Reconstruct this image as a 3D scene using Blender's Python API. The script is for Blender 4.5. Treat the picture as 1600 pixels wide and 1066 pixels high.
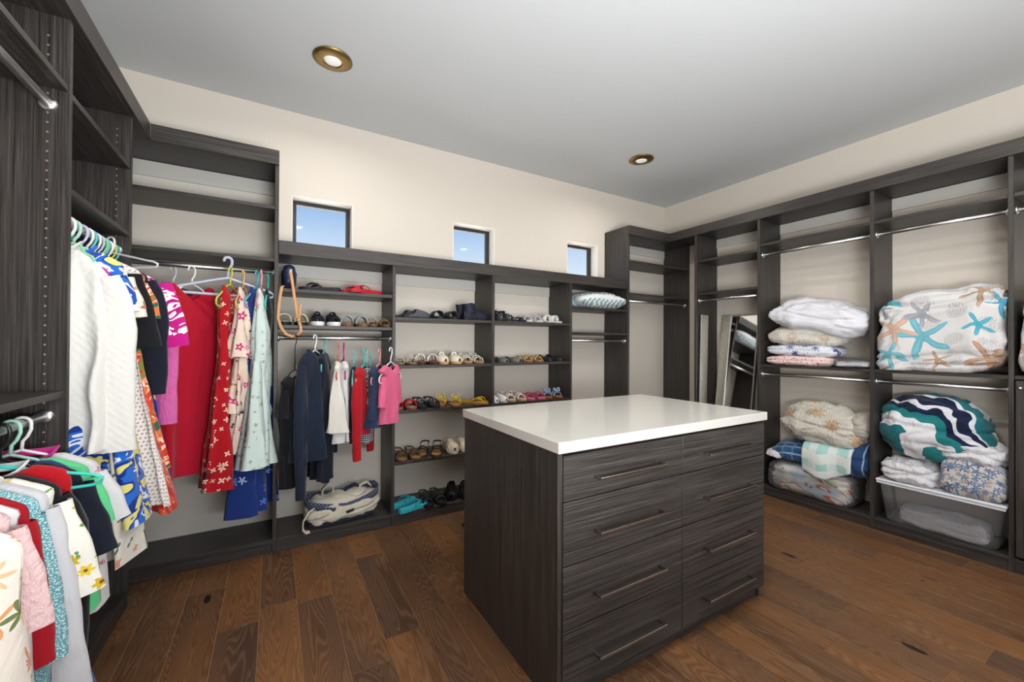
import bpy, bmesh, math, random
from mathutils import Vector, Matrix, noise
random.seed(7)
for o in list(bpy.data.objects): bpy.data.objects.remove(o)
SC = bpy.context.scene
COL = SC.collection
PI = math.pi

# ------------------------------------------------------------------ camera
cam_d = bpy.data.cameras.new('camera'); cam = bpy.data.objects.new('camera', cam_d); COL.objects.link(cam)
cam_d.sensor_width = 36.0; cam_d.lens = 633.47/1600*36.0
cam_d.clip_start = 0.02; cam_d.clip_end = 200
YAW, PITCH, ROLL = math.radians(30.383), math.radians(0.347), math.radians(0.293)
_f = Vector((math.sin(YAW)*math.cos(PITCH), math.cos(YAW)*math.cos(PITCH), math.sin(PITCH)))
_r = Vector((math.cos(YAW), -math.sin(YAW), 0)); _u = _r.cross(_f)
_r2 = _r*math.cos(ROLL) + _u*math.sin(ROLL); _u2 = -_r*math.sin(ROLL) + _u*math.cos(ROLL)
cam.matrix_world = Matrix(((_r2.x,_u2.x,-_f.x,0),(_r2.y,_u2.y,-_f.y,0),(_r2.z,_u2.z,-_f.z,1.28),(0,0,0,1)))
SC.camera = cam

# ------------------------------------------------------------------ world, light, exposure
W = bpy.data.worlds.new('sky'); SC.world = W; W.use_nodes = True
wn = W.node_tree; wn.nodes.clear()
w_out = wn.nodes.new('ShaderNodeOutputWorld'); w_bg = wn.nodes.new('ShaderNodeBackground')
w_tc = wn.nodes.new('ShaderNodeTexCoord'); w_sep = wn.nodes.new('ShaderNodeSeparateXYZ'); w_rmp = wn.nodes.new('ShaderNodeValToRGB')
wn.links.new(w_tc.outputs['Generated'], w_sep.inputs[0]); wn.links.new(w_sep.outputs['Z'], w_rmp.inputs[0])
w_rmp.color_ramp.elements[0].position = 0.14; w_rmp.color_ramp.elements[0].color = (0.80, 0.92, 1.0, 1)
w_rmp.color_ramp.elements[1].position = 0.34; w_rmp.color_ramp.elements[1].color = (0.17, 0.40, 0.80, 1)
wn.links.new(w_rmp.outputs[0], w_bg.inputs[0]); w_bg.inputs[1].default_value = 1.0
wn.links.new(w_bg.outputs[0], w_out.inputs[0])
SC.view_settings.view_transform = 'Standard'; SC.view_settings.look = 'None'
SC.view_settings.gamma = 1.0; SC.view_settings.use_curve_mapping = False
SC.view_settings.exposure = 0.0

def area_light(name, loc, target, sx, sy, power, color=(1,1,1), spread=180):
    d = bpy.data.lights.new(name, 'AREA'); d.shape = 'RECTANGLE'; d.size = sx; d.size_y = sy
    d.energy = power; d.color = color; d.spread = math.radians(spread)
    o = bpy.data.objects.new(name, d); COL.objects.link(o); o.location = loc
    o.rotation_euler = (Vector(target)-Vector(loc)).to_track_quat('-Z', 'Y').to_euler()
    return o
# added soft fill light, set in the unseen doorway behind the camera
area_light('doorway_fill', (1.3, -1.75, 1.45), (1.3, 1.0, 1.35), 2.5, 2.2, 22, (0.97, 0.985, 1.0))
# sun outside, high and parallel to the window wall: it lights the ground that brightens the window reveals
sun_d = bpy.data.lights.new('sun', 'SUN'); sun_d.energy = 24.0; sun_d.angle = math.radians(.6); sun = bpy.data.objects.new('sun', sun_d); COL.objects.link(sun)
sun.rotation_euler = Vector((.5, .06, -.86)).to_track_quat('-Z', 'Y').to_euler()
# the photographer's flash beside the camera, bounced off the ceiling
area_light('bounce_flash', (0.60, -0.60, 1.05), (0.85, 0.16, 2.88), 1.1, 0.9, 122, (0.94, 0.975, 1.0))
# ceiling downlights: two in view, two unseen, the last added to brighten the island
DOWNLIGHTS = [(0.273, 2.483), (2.733, 2.461), (0.273, 0.35), (2.733, 0.35), (1.5, 0.95)]

# ------------------------------------------------------------------ constants of the room
YW, YF, XW, XF, XL, XLW, ZC = 3.20, 2.866, 3.952, 3.612, -0.60, -0.94, 2.883
YFRONT = -1.6

# ------------------------------------------------------------------ object helpers
def mesh_obj(name, bm, mat=None, parent=None, smooth=False):
    me = bpy.data.meshes.new(name); bm.to_mesh(me); bm.free()
    return me_obj(name, me, mat, parent, smooth)
def me_obj(name, me, mat=None, parent=None, smooth=False):
    if mat is not None and len(me.materials) == 0: me.materials.append(mat)
    if smooth:
        for p in me.polygons: p.use_smooth = True
    o = bpy.data.objects.new(name, me); COL.objects.link(o)
    if parent is not None: o.parent = parent
    return o
def empty(name, loc=(0,0,0), rz=0.0):
    o = bpy.data.objects.new(name, None); COL.objects.link(o); o.location = loc; o.rotation_euler = (0,0,rz); o.empty_display_size = .05
    return o
def tag(o, label, cat=None, group=None, kind=None):
    o['label'] = label
    if cat: o['category'] = cat
    if group: o['group'] = group
    if kind: o['kind'] = kind
    return o
def bm_box(bm, x0, x1, y0, y1, z0, z1, bev=0.0):
    vs = [bm.verts.new((x,y,z)) for x in (x0,x1) for y in (y0,y1) for z in (z0,z1)]
    fs = []
    for q in ((0,1,3,2),(4,6,7,5),(0,4,5,1),(2,3,7,6),(0,2,6,4),(1,5,7,3)):
        fs.append(bm.faces.new([vs[i] for i in q]))
    if bev > 0:
        es = set(e for f in fs for e in f.edges)
        bmesh.ops.bevel(bm, geom=list(es), offset=bev, segments=1, affect='EDGES')
    return vs
def box(name, x0,x1,y0,y1,z0,z1, mat, parent=None, bev=0.0015):
    bm = bmesh.new(); bm_box(bm, min(x0,x1),max(x0,x1),min(y0,y1),max(y0,y1),min(z0,z1),max(z0,z1), bev)
    return mesh_obj(name, bm, mat, parent)
def bm_tube(bm, pts, r, seg=8, closed=False, cap=True, flat=None):
    """sweep a circle (or a flat band: flat=(half_width, half_thick, up)) along points"""
    pts = [Vector(p) for p in pts]; n = len(pts); rings = []
    prev = None
    for i, p in enumerate(pts):
        a = pts[(i-1) % n] if (i > 0 or closed) else pts[0]
        b = pts[(i+1) % n] if (i < n-1 or closed) else pts[-1]
        t = (b-a); t = t.normalized() if t.length > 1e-9 else Vector((0,0,1))
        if flat is not None and len(flat) > 2 and flat[2] is not None:
            s = t.cross(Vector(flat[2]))
            if s.length < 1e-6: s = t.orthogonal()
            s.normalize(); nn = s.cross(t).normalized()
        else:
            if prev is None: nn = t.orthogonal().normalized()
            else:
                nn = prev - t*prev.dot(t); nn = nn.normalized() if nn.length > 1e-6 else t.orthogonal().normalized()
            s = t.cross(nn).normalized()
        prev = nn
        rr = r[i] if isinstance(r, (list,tuple)) else r
        ring = []
        for k in range(seg):
            a_ = 2*PI*k/seg
            if flat is not None: off = s*(math.cos(a_)*flat[0]*(rr if rr else 1)) + nn*(math.sin(a_)*flat[1])
            else: off = s*(math.cos(a_)*rr) + nn*(math.sin(a_)*rr)
            ring.append(bm.verts.new(p+off))
        rings.append(ring)
    m = n if closed else n-1
    for i in range(m):
        A, B = rings[i], rings[(i+1) % n]
        for k in range(seg):
            bm.faces.new((A[k], A[(k+1)%seg], B[(k+1)%seg], B[k]))
    if cap and not closed:
        bm.faces.new(rings[0][::-1]); bm.faces.new(rings[-1])
    return rings
def tube(name, pts, r, mat, parent=None, seg=10, closed=False, flat=None):
    bm = bmesh.new(); bm_tube(bm, pts, r, seg, closed, flat=flat)
    bmesh.ops.recalc_face_normals(bm, faces=bm.faces)
    return mesh_obj(name, bm, mat, parent, smooth=True)
def lathe(name, prof, mat, parent=None, seg=32, loc=(0,0,0)):
    bm = bmesh.new(); rings = []
    for r, z in prof:
        rings.append([bm.verts.new((loc[0]+r*math.cos(2*PI*k/seg), loc[1]+r*math.sin(2*PI*k/seg), loc[2]+z)) for k in range(seg)])
    for A, B in zip(rings, rings[1:]):
        for k in range(seg): bm.faces.new((A[k],A[(k+1)%seg],B[(k+1)%seg],B[k]))
    bm.faces.new(rings[0][::-1]); bm.faces.new(rings[-1])
    bmesh.ops.recalc_face_normals(bm, faces=bm.faces)
    return mesh_obj(name, bm, mat, parent, smooth=True)

# ------------------------------------------------------------------ material helpers
def srgb(h):
    if isinstance(h, str):
        h = h.lstrip('#'); c = [int(h[i:i+2],16)/255 for i in (0,2,4)]
    else: c = [v/255 for v in h]
    return tuple((v/12.92 if v <= .04045 else ((v+.055)/1.055)**2.4) for v in c) + (1.0,)
class NT:
    def __init__(s, name):
        s.m = bpy.data.materials.new(name); s.m.use_nodes = True; s.t = s.m.node_tree; s.t.nodes.clear()
        s.out = s.t.nodes.new('ShaderNodeOutputMaterial'); s.b = s.t.nodes.new('ShaderNodeBsdfPrincipled')
        s.t.links.new(s.b.outputs[0], s.out.inputs[0])
    def n(s, typ, **kw):
        nd = s.t.nodes.new(typ)
        for k, v in kw.items(): setattr(nd, k, v)
        return nd
    def l(s, a, b): s.t.links.new(a, b)
    def val(s, sock, v):
        if hasattr(v, 'is_linked') or isinstance(v, bpy.types.NodeSocket): s.l(v, sock)
        else: sock.default_value = v
    def math(s, op, a, b=None, c=None, clamp=False):
        nd = s.n('ShaderNodeMath', operation=op, use_clamp=clamp); s.val(nd.inputs[0], a)
        if b is not None: s.val(nd.inputs[1], b)
        if c is not None: s.val(nd.inputs[2], c)
        return nd.outputs[0]
    def vmath(s, op, a, b=None):
        nd = s.n('ShaderNodeVectorMath', operation=op); s.val(nd.inputs[0], a)
        if b is not None: s.val(nd.inputs[1], b)
        return nd.outputs['Value'] if op in ('LENGTH','DOT_PRODUCT','DISTANCE') else nd.outputs[0]
    def mix(s, fac, a, b):
        nd = s.n('ShaderNodeMix', data_type='RGBA'); s.val(nd.inputs[0], fac); s.val(nd.inputs[6], a); s.val(nd.inputs[7], b)
        return nd.outputs[2]
    def ramp(s, fac, stops, interp='LINEAR'):
        nd = s.n('ShaderNodeValToRGB'); cr = nd.color_ramp; cr.interpolation = interp
        while len(cr.elements) < len(stops): cr.elements.new(.5)
        while len(cr.elements) > len(stops): cr.elements.remove(cr.elements[-1])
        for e, (p, c) in zip(cr.elements, stops): e.position = p; e.color = c if len(c) == 4 else (*c,1)
        s.val(nd.inputs[0], fac); return nd.outputs[0]
    def noise(s, vec, scale, detail=3, rough=.5, dist=0.0):
        nd = s.n('ShaderNodeTexNoise'); s.val(nd.inputs['Vector'], vec); nd.inputs['Scale'].default_value = scale
        nd.inputs['Detail'].default_value = detail; nd.inputs['Roughness'].default_value = rough; nd.inputs['Distortion'].default_value = dist
        return nd
    def mapping(s, vec, scale=(1,1,1), loc=(0,0,0), rot=(0,0,0)):
        nd = s.n('ShaderNodeMapping'); s.l(vec, nd.inputs[0]); nd.inputs['Location'].default_value = loc
        nd.inputs['Rotation'].default_value = rot; nd.inputs['Scale'].default_value = scale; return nd.outputs[0]
    def bump(s, h, strength=.3, dist=.01):
        nd = s.n('ShaderNodeBump'); nd.inputs['Strength'].default_value = strength; nd.inputs['Distance'].default_value = dist
        s.l(h, nd.inputs['Height']); s.l(nd.outputs[0], s.b.inputs['Normal']); return nd
    def obj(s): return s.n('ShaderNodeTexCoord').outputs['Object']
    def uv(s): return s.n('ShaderNodeTexCoord').outputs['UV']
    def fin(s, color=None, rough=.5, metal=0.0, spec=None, trans=None):
        if color is not None: s.val(s.b.inputs['Base Color'], color)
        s.val(s.b.inputs['Roughness'], rough); s.b.inputs['Metallic'].default_value = metal
        if spec is not None: s.b.inputs['Specular IOR Level'].default_value = spec
        if trans is not None: s.b.inputs['Transmission Weight'].default_value = trans
        return s.m

def mat_paint(name, c, rough=.6, var=.03, bumps=.05):
    t = NT(name); v = t.obj(); n = t.noise(v, 1.3, 3); c2 = tuple(min(1,x*(1-var)) for x in c[:3])+(1,)
    col = t.mix(n.outputs[0], c, c2); n2 = t.noise(v, 180, 2); t.bump(n2.outputs[0], bumps, .002)
    return t.fin(col, rough)
def mat_laminate(name, axis, base='#4b4540'):
    t = NT(name); v = t.obj()
    sc = [210,210,210]; sc[axis] = 3.0
    n1 = t.noise(t.mapping(v, tuple(sc)), 1.0, 4, .65)
    sc2 = [38,38,38]; sc2[axis] = 1.3
    n2 = t.noise(t.mapping(v, tuple(sc2)), 1.0, 3, .6)
    f = t.math('ADD', t.math('MULTIPLY', n1.outputs[0], .86), t.math('MULTIPLY', n2.outputs[0], .14))
    col = t.ramp(f, [(.34, srgb('#221f1d')), (.47, srgb('#34302d')), (.56, srgb('#413c39')), (.70, srgb('#57524e'))])
    t.bump(n1.outputs[0], .25, .0015)
    return t.fin(col, t.math('MULTIPLY_ADD', n1.outputs[0], .25, .30), spec=.45)
def mat_metal(name, c, rough=.15):
    t = NT(name); v = t.obj(); n = t.noise(v, 60, 2)
    return t.fin(t.mix(n.outputs[0], c, tuple(x*.92 for x in c[:3])+(1,)), t.math('MULTIPLY_ADD', n.outputs[0], .08, rough), 1.0)
def mat_plastic(name, c, rough=.3, spec=.5):
    t = NT(name); v = t.obj(); n = t.noise(v, 25, 2)
    return t.fin(t.mix(n.outputs[0], c, tuple(x*.94 for x in c[:3])+(1,)), rough, spec=spec)

M = {}
M['wall'] = mat_paint('wall_paint', srgb('#dcd3c7'), .75)
M['ceil'] = mat_paint('ceiling_paint', srgb('#cdd0d2'), .8)
M['reveal'] = mat_paint('window_reveal_paint', srgb('#f3efe8'), .6)
M['rail'] = mat_paint('rail_white', srgb('#cdc9c2'), .5)
M['lx'] = mat_laminate('laminate_grain_x', 0); M['ly'] = mat_laminate('laminate_grain_y', 1); M['lz'] = mat_laminate('laminate_grain_z', 2)
M['chrome'] = mat_metal('chrome', srgb('#e2e2e2'), .27)
M['steel'] = mat_metal('handle_chrome', srgb('#b9babd'), .16)
M['black'] = mat_plastic('dark_frame', srgb('#2b2623'), .4)
M['hole'] = mat_plastic('pin_hole', srgb('#9a8b80'), .35)
M['brass'] = mat_metal('antique_brass', srgb('#9a8250'), .38)
def _quartz():
    t = NT('quartz'); v = t.obj(); n = t.noise(v, 220, 2); n2 = t.noise(v, 4, 3)
    c = t.mix(n.outputs[0], srgb('#d2cfc8'), srgb('#c8c4bc')); c = t.mix(t.math('MULTIPLY', n2.outputs[0], .35), c, srgb('#cdcbc7'))
    return t.fin(c, .12, spec=.5)
M['quartz'] = _quartz()
def _glass():
    t = NT('window_glass'); g = t.n('ShaderNodeBsdfGlossy'); tr = t.n('ShaderNodeBsdfTransparent'); mx = t.n('ShaderNodeMixShader')
    n = t.noise(t.obj(), 3, 1); fr = t.n('ShaderNodeFresnel'); fr.inputs[0].default_value = 1.18
    t.l(t.math('MULTIPLY_ADD', n.outputs[0], .02, .02), g.inputs['Roughness']); t.l(fr.outputs[0], mx.inputs[0])
    t.l(tr.outputs[0], mx.inputs[1]); t.l(g.outputs[0], mx.inputs[2]); t.l(mx.outputs[0], t.out.inputs[0]); return t.m
M['glass'] = _glass()
def _plank():
    t = NT('oak_plank'); tc = t.n('ShaderNodeTexCoord'); oi = t.n('ShaderNodeObjectInfo')
    rnd = oi.outputs['Random']; rv = t.n('ShaderNodeCombineXYZ'); t.l(t.math('MULTIPLY', rnd, 37.0), rv.inputs[0]); t.l(t.math('MULTIPLY', rnd, 91.0), rv.inputs[1])
    v = t.vmath('ADD', tc.outputs['Object'], rv.outputs[0])
    # cathedral grain: rings of a distorted field stretched along y
    field = t.noise(t.mapping(v, (7.0, .9, 1)), 1.0, 2, .45, .35)
    rings = t.math('SINE', t.math('MULTIPLY', field.outputs[0], 240.0))
    fine = t.noise(t.mapping(v, (260, 9, 1)), 1.0, 3, .6)
    big = t.noise(t.mapping(v, (5, 1.1, 1)), 1.0, 3, .55)
    base = t.ramp(rnd, [(0, srgb('#5a4029')), (.18, srgb('#93602f')), (.36, srgb('#664a35')), (.54, srgb('#8c5c30')), (.7, srgb('#4c3a2c')), (.85, srgb('#7a5433')), (1, srgb('#9c6a38'))])
    base = t.mix(t.math('MULTIPLY', big.outputs[0], .95), base, srgb('#4a3122'))
    amb = t.noise(t.mapping(v, (3, .9, 1), (5,3,0)), 1.0, 2)
    base = t.mix(t.math('MULTIPLY', t.math('SMOOTH_MIN', t.math('SUBTRACT', amb.outputs[0], .42), .3, .1), 1.5, None, True), base, srgb('#94602f'))
    # cerused light pores along the grain
    pore = t.math('MULTIPLY', t.math('GREATER_THAN', rings, .45), t.math('SUBTRACT', fine.outputs[0], .30), None, True)
    col = t.mix(t.math('MULTIPLY', pore, .7), base, srgb('#9d8671'))
    dark = t.math('MULTIPLY', t.math('LESS_THAN', rings, -.55), .22)
    col = t.mix(dark, col, srgb('#38251a'))
    col = t.mix(t.math('MULTIPLY', t.math('SUBTRACT', fine.outputs[0], .52, None, True), 1.6), col, srgb('#2c1c12'))
    # knots
    vo = t.n('ShaderNodeTexVoronoi', voronoi_dimensions='2D'); t.l(t.mapping(v, (3.2, 1.1, 1)), vo.inputs['Vector']); vo.inputs['Scale'].default_value = 1.0
    kn = t.math('LESS_THAN', vo.outputs['Distance'], .045)
    kn = t.math('MULTIPLY', kn, t.math('GREATER_THAN', t.noise(v, 2.2, 0).outputs[0], .55))
    col = t.mix(kn, col, srgb('#1b120d'))
    t.bump(t.math('ADD', fine.outputs[0], t.math('MULTIPLY', rings, .25)), .35, .0012)
    return t.fin(col, t.math('MULTIPLY_ADD', fine.outputs[0], .25, .34), spec=.4)
M['plank'] = _plank()
M['subfloor'] = mat_paint('lit_floor_joint', srgb('#b08d62'), .8)  # pale joint colour painted to look like light on the plank bevels

# ------------------------------------------------------------------ floor with planks
fl = box('floor', XLW-.05, XW+.05, YFRONT-.6, YW+.05, -.08, -.0035, M['subfloor'], None, 0)
tag(fl, 'dark brown wide plank oak floor under the island', kind='structure')
PW = .158; rng = random.Random(3)
ix = 0; x = -.525 - PW*2
while x < XF+.02:
    y = YFRONT - rng.uniform(0, 1.2)
    while y < YF+.03:
        L_ = rng.choice([.75, 1.1, 1.45, 1.8, 1.25])
        y0, y1 = max(y, YFRONT), min(y+L_, YF+.03)
        if y1-y0 > .04 and x+PW > XL-.05:
            box('plank', x+.0011, x+PW-.0011, y0+.001, y1-.001, -.003, 0+rng.uniform(-.0004,.0002), M['plank'], fl, .0010)
        y += L_
    x += PW

# ------------------------------------------------------------------ walls, ceiling, windows
WIN = [(.098, .498), (1.294, 1.692), (2.505, 2.909)]; WZ0, WZ1 = 1.78, 2.305
def wall_with_openings(name, x0, x1, y0, y1, z1, ops, oz0, oz1, mat):
    bm = bmesh.new(); xs = x0
    for a, b in ops:
        bm_box(bm, xs, a, y0, y1, 0, z1); bm_box(bm, a, b, y0, y1, 0, oz0); bm_box(bm, a, b, y0, y1, oz1, z1); xs = b
    bm_box(bm, xs, x1, y0, y1, 0, z1)
    return mesh_obj(name, bm, mat)
wb = wall_with_openings('wall_back', XLW-.1, XW+.1, YW, YW+.16, ZC, WIN, WZ0, WZ1, M['wall'])
tag(wb, 'beige painted back wall with three small square windows', kind='structure')
tag(box('wall_right', XW, XW+.1, YFRONT, YW, 0, ZC, M['wall'], None, 0), 'beige painted right wall behind the bedding shelves', kind='structure')
tag(box('wall_left', XLW-.1, XLW, YFRONT, YW, 0, ZC, M['wall'], None, 0), 'beige painted left wall behind the hanging clothes', kind='structure')
bmf = bmesh.new()
bm_box(bmf, XLW-.1, .05, YFRONT-.1, YFRONT, 0, ZC); bm_box(bmf, 2.55, XW+.1, YFRONT-.1, YFRONT, 0, ZC); bm_box(bmf, .05, 2.55, YFRONT-.1, YFRONT, 2.55, ZC)
tag(mesh_obj('wall_front', bmf, M['wall']), 'beige wall with the wide doorway opposite the windows', kind='structure')
tag(box('ceiling', XLW-.1, XW+.1, YFRONT-.1, YW+.16, ZC, ZC+.1, M['ceil'], None, 0), 'flat pale grey ceiling with brass ringed downlights', kind='structure')
tag(box('ground', -8, 12, YW+.17, 16, -.2, -.1, mat_paint('bounce_ground', srgb('#d8d2c6'), .9), None, 0), 'unseen pale ground added outside to bounce light into the window reveals', kind='structure')  # unseen ground, added to bounce sunlight up into the window reveals
for i, (a, b) in enumerate(WIN):
    w = empty('window_%d' % (i+1), ((a+b)/2, YW+.1, WZ0))
    nm = ['largest small square window, above the handbag shelf', 'middle small square window, above the shoe shelves', 'small square window nearest the tall corner closet'][i]
    tag(w, nm, kind='structure')
    def part(name, x0,x1,y0,y1,z0,z1, mat):
        c = (a+b)/2
        return box(name, x0-c,x1-c,y0-YW-.1,y1-YW-.1,z0-WZ0,z1-WZ0, mat, w, .001)
    e = .006
    part('reveal', a, a+e, YW-.001, YW+.10, WZ0, WZ1, M['reveal']); part('reveal', b-e, b, YW-.001, YW+.10, WZ0, WZ1, M['reveal'])
    part('reveal', a+e, b-e, YW-.001, YW+.10, WZ1-e, WZ1, M['reveal']); part('window_sill', a+e, b-e, YW-.001, YW+.10, WZ0, WZ0+e, M['reveal'])
    fw = .026; a2, b2, z0, z1 = a+e, b-e, WZ0+e, WZ1-e
    part('window_frame', a2, a2+fw, YW+.10, YW+.14, z0, z1, M['black']); part('window_frame', b2-fw, b2, YW+.10, YW+.14, z0, z1, M['black'])
    part('window_frame', a2+fw, b2-fw, YW+.10, YW+.14, z1-fw, z1, M['black']); part('window_frame', a2+fw, b2-fw, YW+.10, YW+.14, z0, z0+fw, M['black'])
    part('pane', a2+fw, b2-fw, YW+.117, YW+.123, z0+fw, z1-fw, M['glass'])

# ------------------------------------------------------------------ ceiling downlights
M['lamp_in'] = mat_plastic('lamp_lens', srgb('#e6e3de'), .25)
def _emit(name, c, s):
    t = NT(name); t.b.inputs['Emission Color'].default_value = c; t.b.inputs['Emission Strength'].default_value = s
    n = t.noise(t.obj(), 20, 1); return t.fin(t.mix(n.outputs[0], c, c), .4)
M['lens'] = _emit('lamp_lens_lit', srgb('#f2efe8'), .25)
for i, (x, y) in enumerate(DOWNLIGHTS):
    lab = ['brass ringed recessed downlight in the ceiling above the hanging dresses', 'smaller looking brass downlight in the ceiling near the corner',
           'brass downlight behind the viewer over the left closet', 'brass downlight over the right closet nearest the doorway', 'unseen brass downlight added above the island for light'][i]
    d = empty('recessed_downlight', (x, y, ZC)); tag(d, lab, 'ceiling light', 'brass recessed downlights')
    lathe('trim_ring', [(.045,-.001),(.103,-.001),(.104,-.006),(.085,-.012),(.056,-.017),(.050,-.017),(.049,-.004)], M['brass'], d, 40)
    lathe('lens', [(.0005,-.021),(.03,-.020),(.046,-.014),(.049,-.006),(.049,-.002)], M['lens'], d, 32)
    ld = bpy.data.lights.new('downlight_bulb', 'AREA'); ld.shape = 'DISK'; ld.size = .10; ld.energy = 6 if i < 4 else 15; ld.color = (1, .95, .89); ld.spread = math.radians(165)
    lo = bpy.data.objects.new('downlight_bulb', ld); COL.objects.link(lo); lo.parent = d; lo.location = (0,0,-.024)

# ------------------------------------------------------------------ closet units
def rod(parent, p0, p1, r=.0135):
    o = tube('closet_rod', [p0, p1], r, M['chrome'], parent, 14)
    d = (Vector(p1)-Vector(p0)).normalized()
    for p, s in ((Vector(p0),1),(Vector(p1),-1)):
        tube('rod_flange', [p, p+d*s*.006, p+d*s*.012], [.024,.024,.017], M['chrome'], o, 16)
    return o
def holes(parent, pts, nrm):
    bm = bmesh.new(); nrm = Vector(nrm); s = nrm.orthogonal().normalized(); t = nrm.cross(s)
    for p in pts:
        p = Vector(p)
        vs = [bm.verts.new(p + s*.0032*math.cos(k*PI/4) + t*.0032*math.sin(k*PI/4) + nrm*.0006) for k in range(8)]
        bm.faces.new(vs)
    o = mesh_obj('shelf_pin_holes', bm, M['hole'], parent); o['kind'] = 'stuff'; return o
T = .022
def hole_cols(parent, face, axis, depths, z0, z1, nrm):
    pts = []
    z = z0
    while z < z1:
        for d in depths: pts.append((face, d, z) if axis == 0 else (d, face, z))
        z += .032
    return holes(parent, pts, nrm)

def back_bay(label, xa, xb, ztop, shelves, rods, left_panel=None, right_panel=None, rail=True, lz1=None, rz1=None):
    """bay against the back wall: openings xa..xb between panels"""
    u = empty('closet_bay', ((xa+xb)/2, (YF+YW)/2, 0)); tag(u, label, 'closet unit', 'dark wood closet units')
    cx, cy = u.location.x, u.location.y
    def b(n, x0,x1,y0,y1,z0,z1, m): return box(n, x0-cx,x1-cx,y0-cy,y1-cy,z0,z1, M[m], u)
    if left_panel: b('side_panel', left_panel[0], left_panel[1], YF, YW-.001, 0, lz1 or ztop, 'lz')
    if right_panel:
        p = b('side_panel', right_panel[0], right_panel[1], YF, YW-.001, 0, rz1 or ztop, 'lz')
    b('base_shelf', xa, xb, YF+.002, YW-.001, .058, .080, 'lx')
    b('toe_kick', xa, xb, YF+.006, YF+.024, 0, .058, 'lx')
    for z in shelves: b('shelf', xa+.0005, xb-.0005, YF+.004, YW-.001, z-T, z, 'lx')
    if rail: b('hang_rail', xa, xb, YW-.014, YW-.001, ztop-.092, ztop-.022, 'rail') if False else box('hang_rail', xa-cx, xb-cx, YW-.014-cy, YW-.001-cy, ztop-.092, ztop-.002, M['rail'], u)
    for z in rods: rod(u, (xa-cx, 2.915-cy, z), (xb-cx, 2.915-cy, z))
    return u
def right_bay(label, ya, yb, ztop, shelves, rods, far_panel=None, near_panel=None):
    u = empty('closet_bay', ((XF+XW)/2, (ya+yb)/2, 0)); tag(u, label, 'closet unit', 'dark wood closet units')
    cx, cy = u.location.x, u.location.y
    def b(n, x0,x1,y0,y1,z0,z1, m): return box(n, x0-cx,x1-cx,y0-cy,y1-cy,z0,z1, M[m], u)
    for p in (far_panel, near_panel):
        if p:
            pn = b('side_panel', XF, XW-.001, p[0], p[1], 0, ztop, 'lz')
            hole_cols(pn, p[0]-cy, 1, [XF+.06-cx, XW-.06-cx], .3, 2.2, (0,-1,0))
    b('base_shelf', XF+.002, XW-.001, ya, yb, .058, .080, 'ly'); b('toe_kick', XF+.006, XF+.024, ya, yb, 0, .058, 'ly')
    for z in shelves: b('shelf', XF+.004, XW-.001, ya+.0005, yb-.0005, z-T, z, 'ly')
    box('hang_rail', XW-.014-cx, XW-.001-cx, ya-cy, yb-cy, ztop-.092, ztop-.002, M['rail'], u)
    for z in rods: rod(u, (3.66-cx, ya-cy, z), (3.66-cx, yb-cy, z))
    return u
def left_bay(label, ya, yb, ztop, shelves, rods, far_panel=None, near_panel=None):
    u = empty('closet_bay', ((XL+XLW)/2, (ya+yb)/2, 0)); tag(u, label, 'closet unit', 'dark wood closet units')
    cx, cy = u.location.x, u.location.y
    def b(n, x0,x1,y0,y1,z0,z1, m): return box(n, x0-cx,x1-cx,y0-cy,y1-cy,z0,z1, M[m], u)
    for p in (far_panel, near_panel):
        if p:
            pn = b('side_panel', XLW+.001, XL, p[0], p[1], 0, ztop, 'lz')
            hole_cols(pn, p[0]-cy, 1, [XL-.052-cx, XLW+.06-cx], .5, 2.3, (0,-1,0))
    b('base_shelf', XLW+.001, XL-.002, ya, yb, .058, .080, 'ly'); b('toe_kick', XL-.024, XL-.006, ya, yb, 0, .058, 'ly')
    for z in shelves: b('shelf', XLW+.001, XL-.004, ya+.0005, yb-.0005, z-T, z, 'ly')
    box('hang_rail', XLW+.001-cx, XLW+.014-cx, ya-cy, yb-cy, ztop-.092, ztop-.002, M['rail'], u)
    for z in rods: rod(u, (-.65-cx, ya-cy, z), (-.65-cx, yb-cy, z))
    return u
ZT, ZT2, ZLW, ZLW2 = 2.365, 2.452, 1.821, 1.905
left_bay('nearest left closet bay with double rods, blouses on its lower rod', 1.20, 1.930, ZT, [2.14, 1.115], [2.065, 1.032], (1.930, 1.952), (1.178, 1.20))
left_bay('left closet bay with three upper shelves and the white shirt hanging in it', 1.952, 2.610, ZT, [2.130, 1.805], [1.712], (2.610, 2.632))
back_bay('tall back closet bay holding the red dress and floral dresses', -.918, -.003, ZT, [2.115, 1.795], [1.712], (-.939, -.918), (-.003, .019))
back_bay('low back closet bay with the handbag, short rod and canvas tote', .019, .711, ZLW, [1.615, 1.388], [1.309], None, (.711, .733))
back_bay('low back closet bay with five shelves of shoes beside the hanging jackets', .733, 1.497, ZLW, [1.462, 1.120, .799, .439], [], None, (1.497, 1.519))
back_bay('low back closet bay of shoe shelves half hidden by the island', 1.519, 2.284, ZLW, [1.462, 1.122, .799, .439], [], None, (2.284, 2.306))
back_bay('low back closet bay with the cushion on its top shelf above an empty rod', 2.306, 3.003, ZLW, [1.617, 1.386], [1.309])
back_bay('tall empty corner closet bay with two shelves and a rod', 3.025, 3.930, ZT, [2.113, 1.789], [1.712], (3.003, 3.025), (3.930, 3.950), lz1=ZT2)
right_bay('right closet bay with the leaning mirror', 1.958, 2.545, ZT, [2.112, 1.787], [1.715], (2.545, 2.567), (1.936, 1.958))
right_bay('right closet bay with pillows and blankets stacked next to the mirror bay', 1.187, 1.936, ZT, [2.150, 1.113], [2.059, 1.028], None, (1.165, 1.187))
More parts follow.
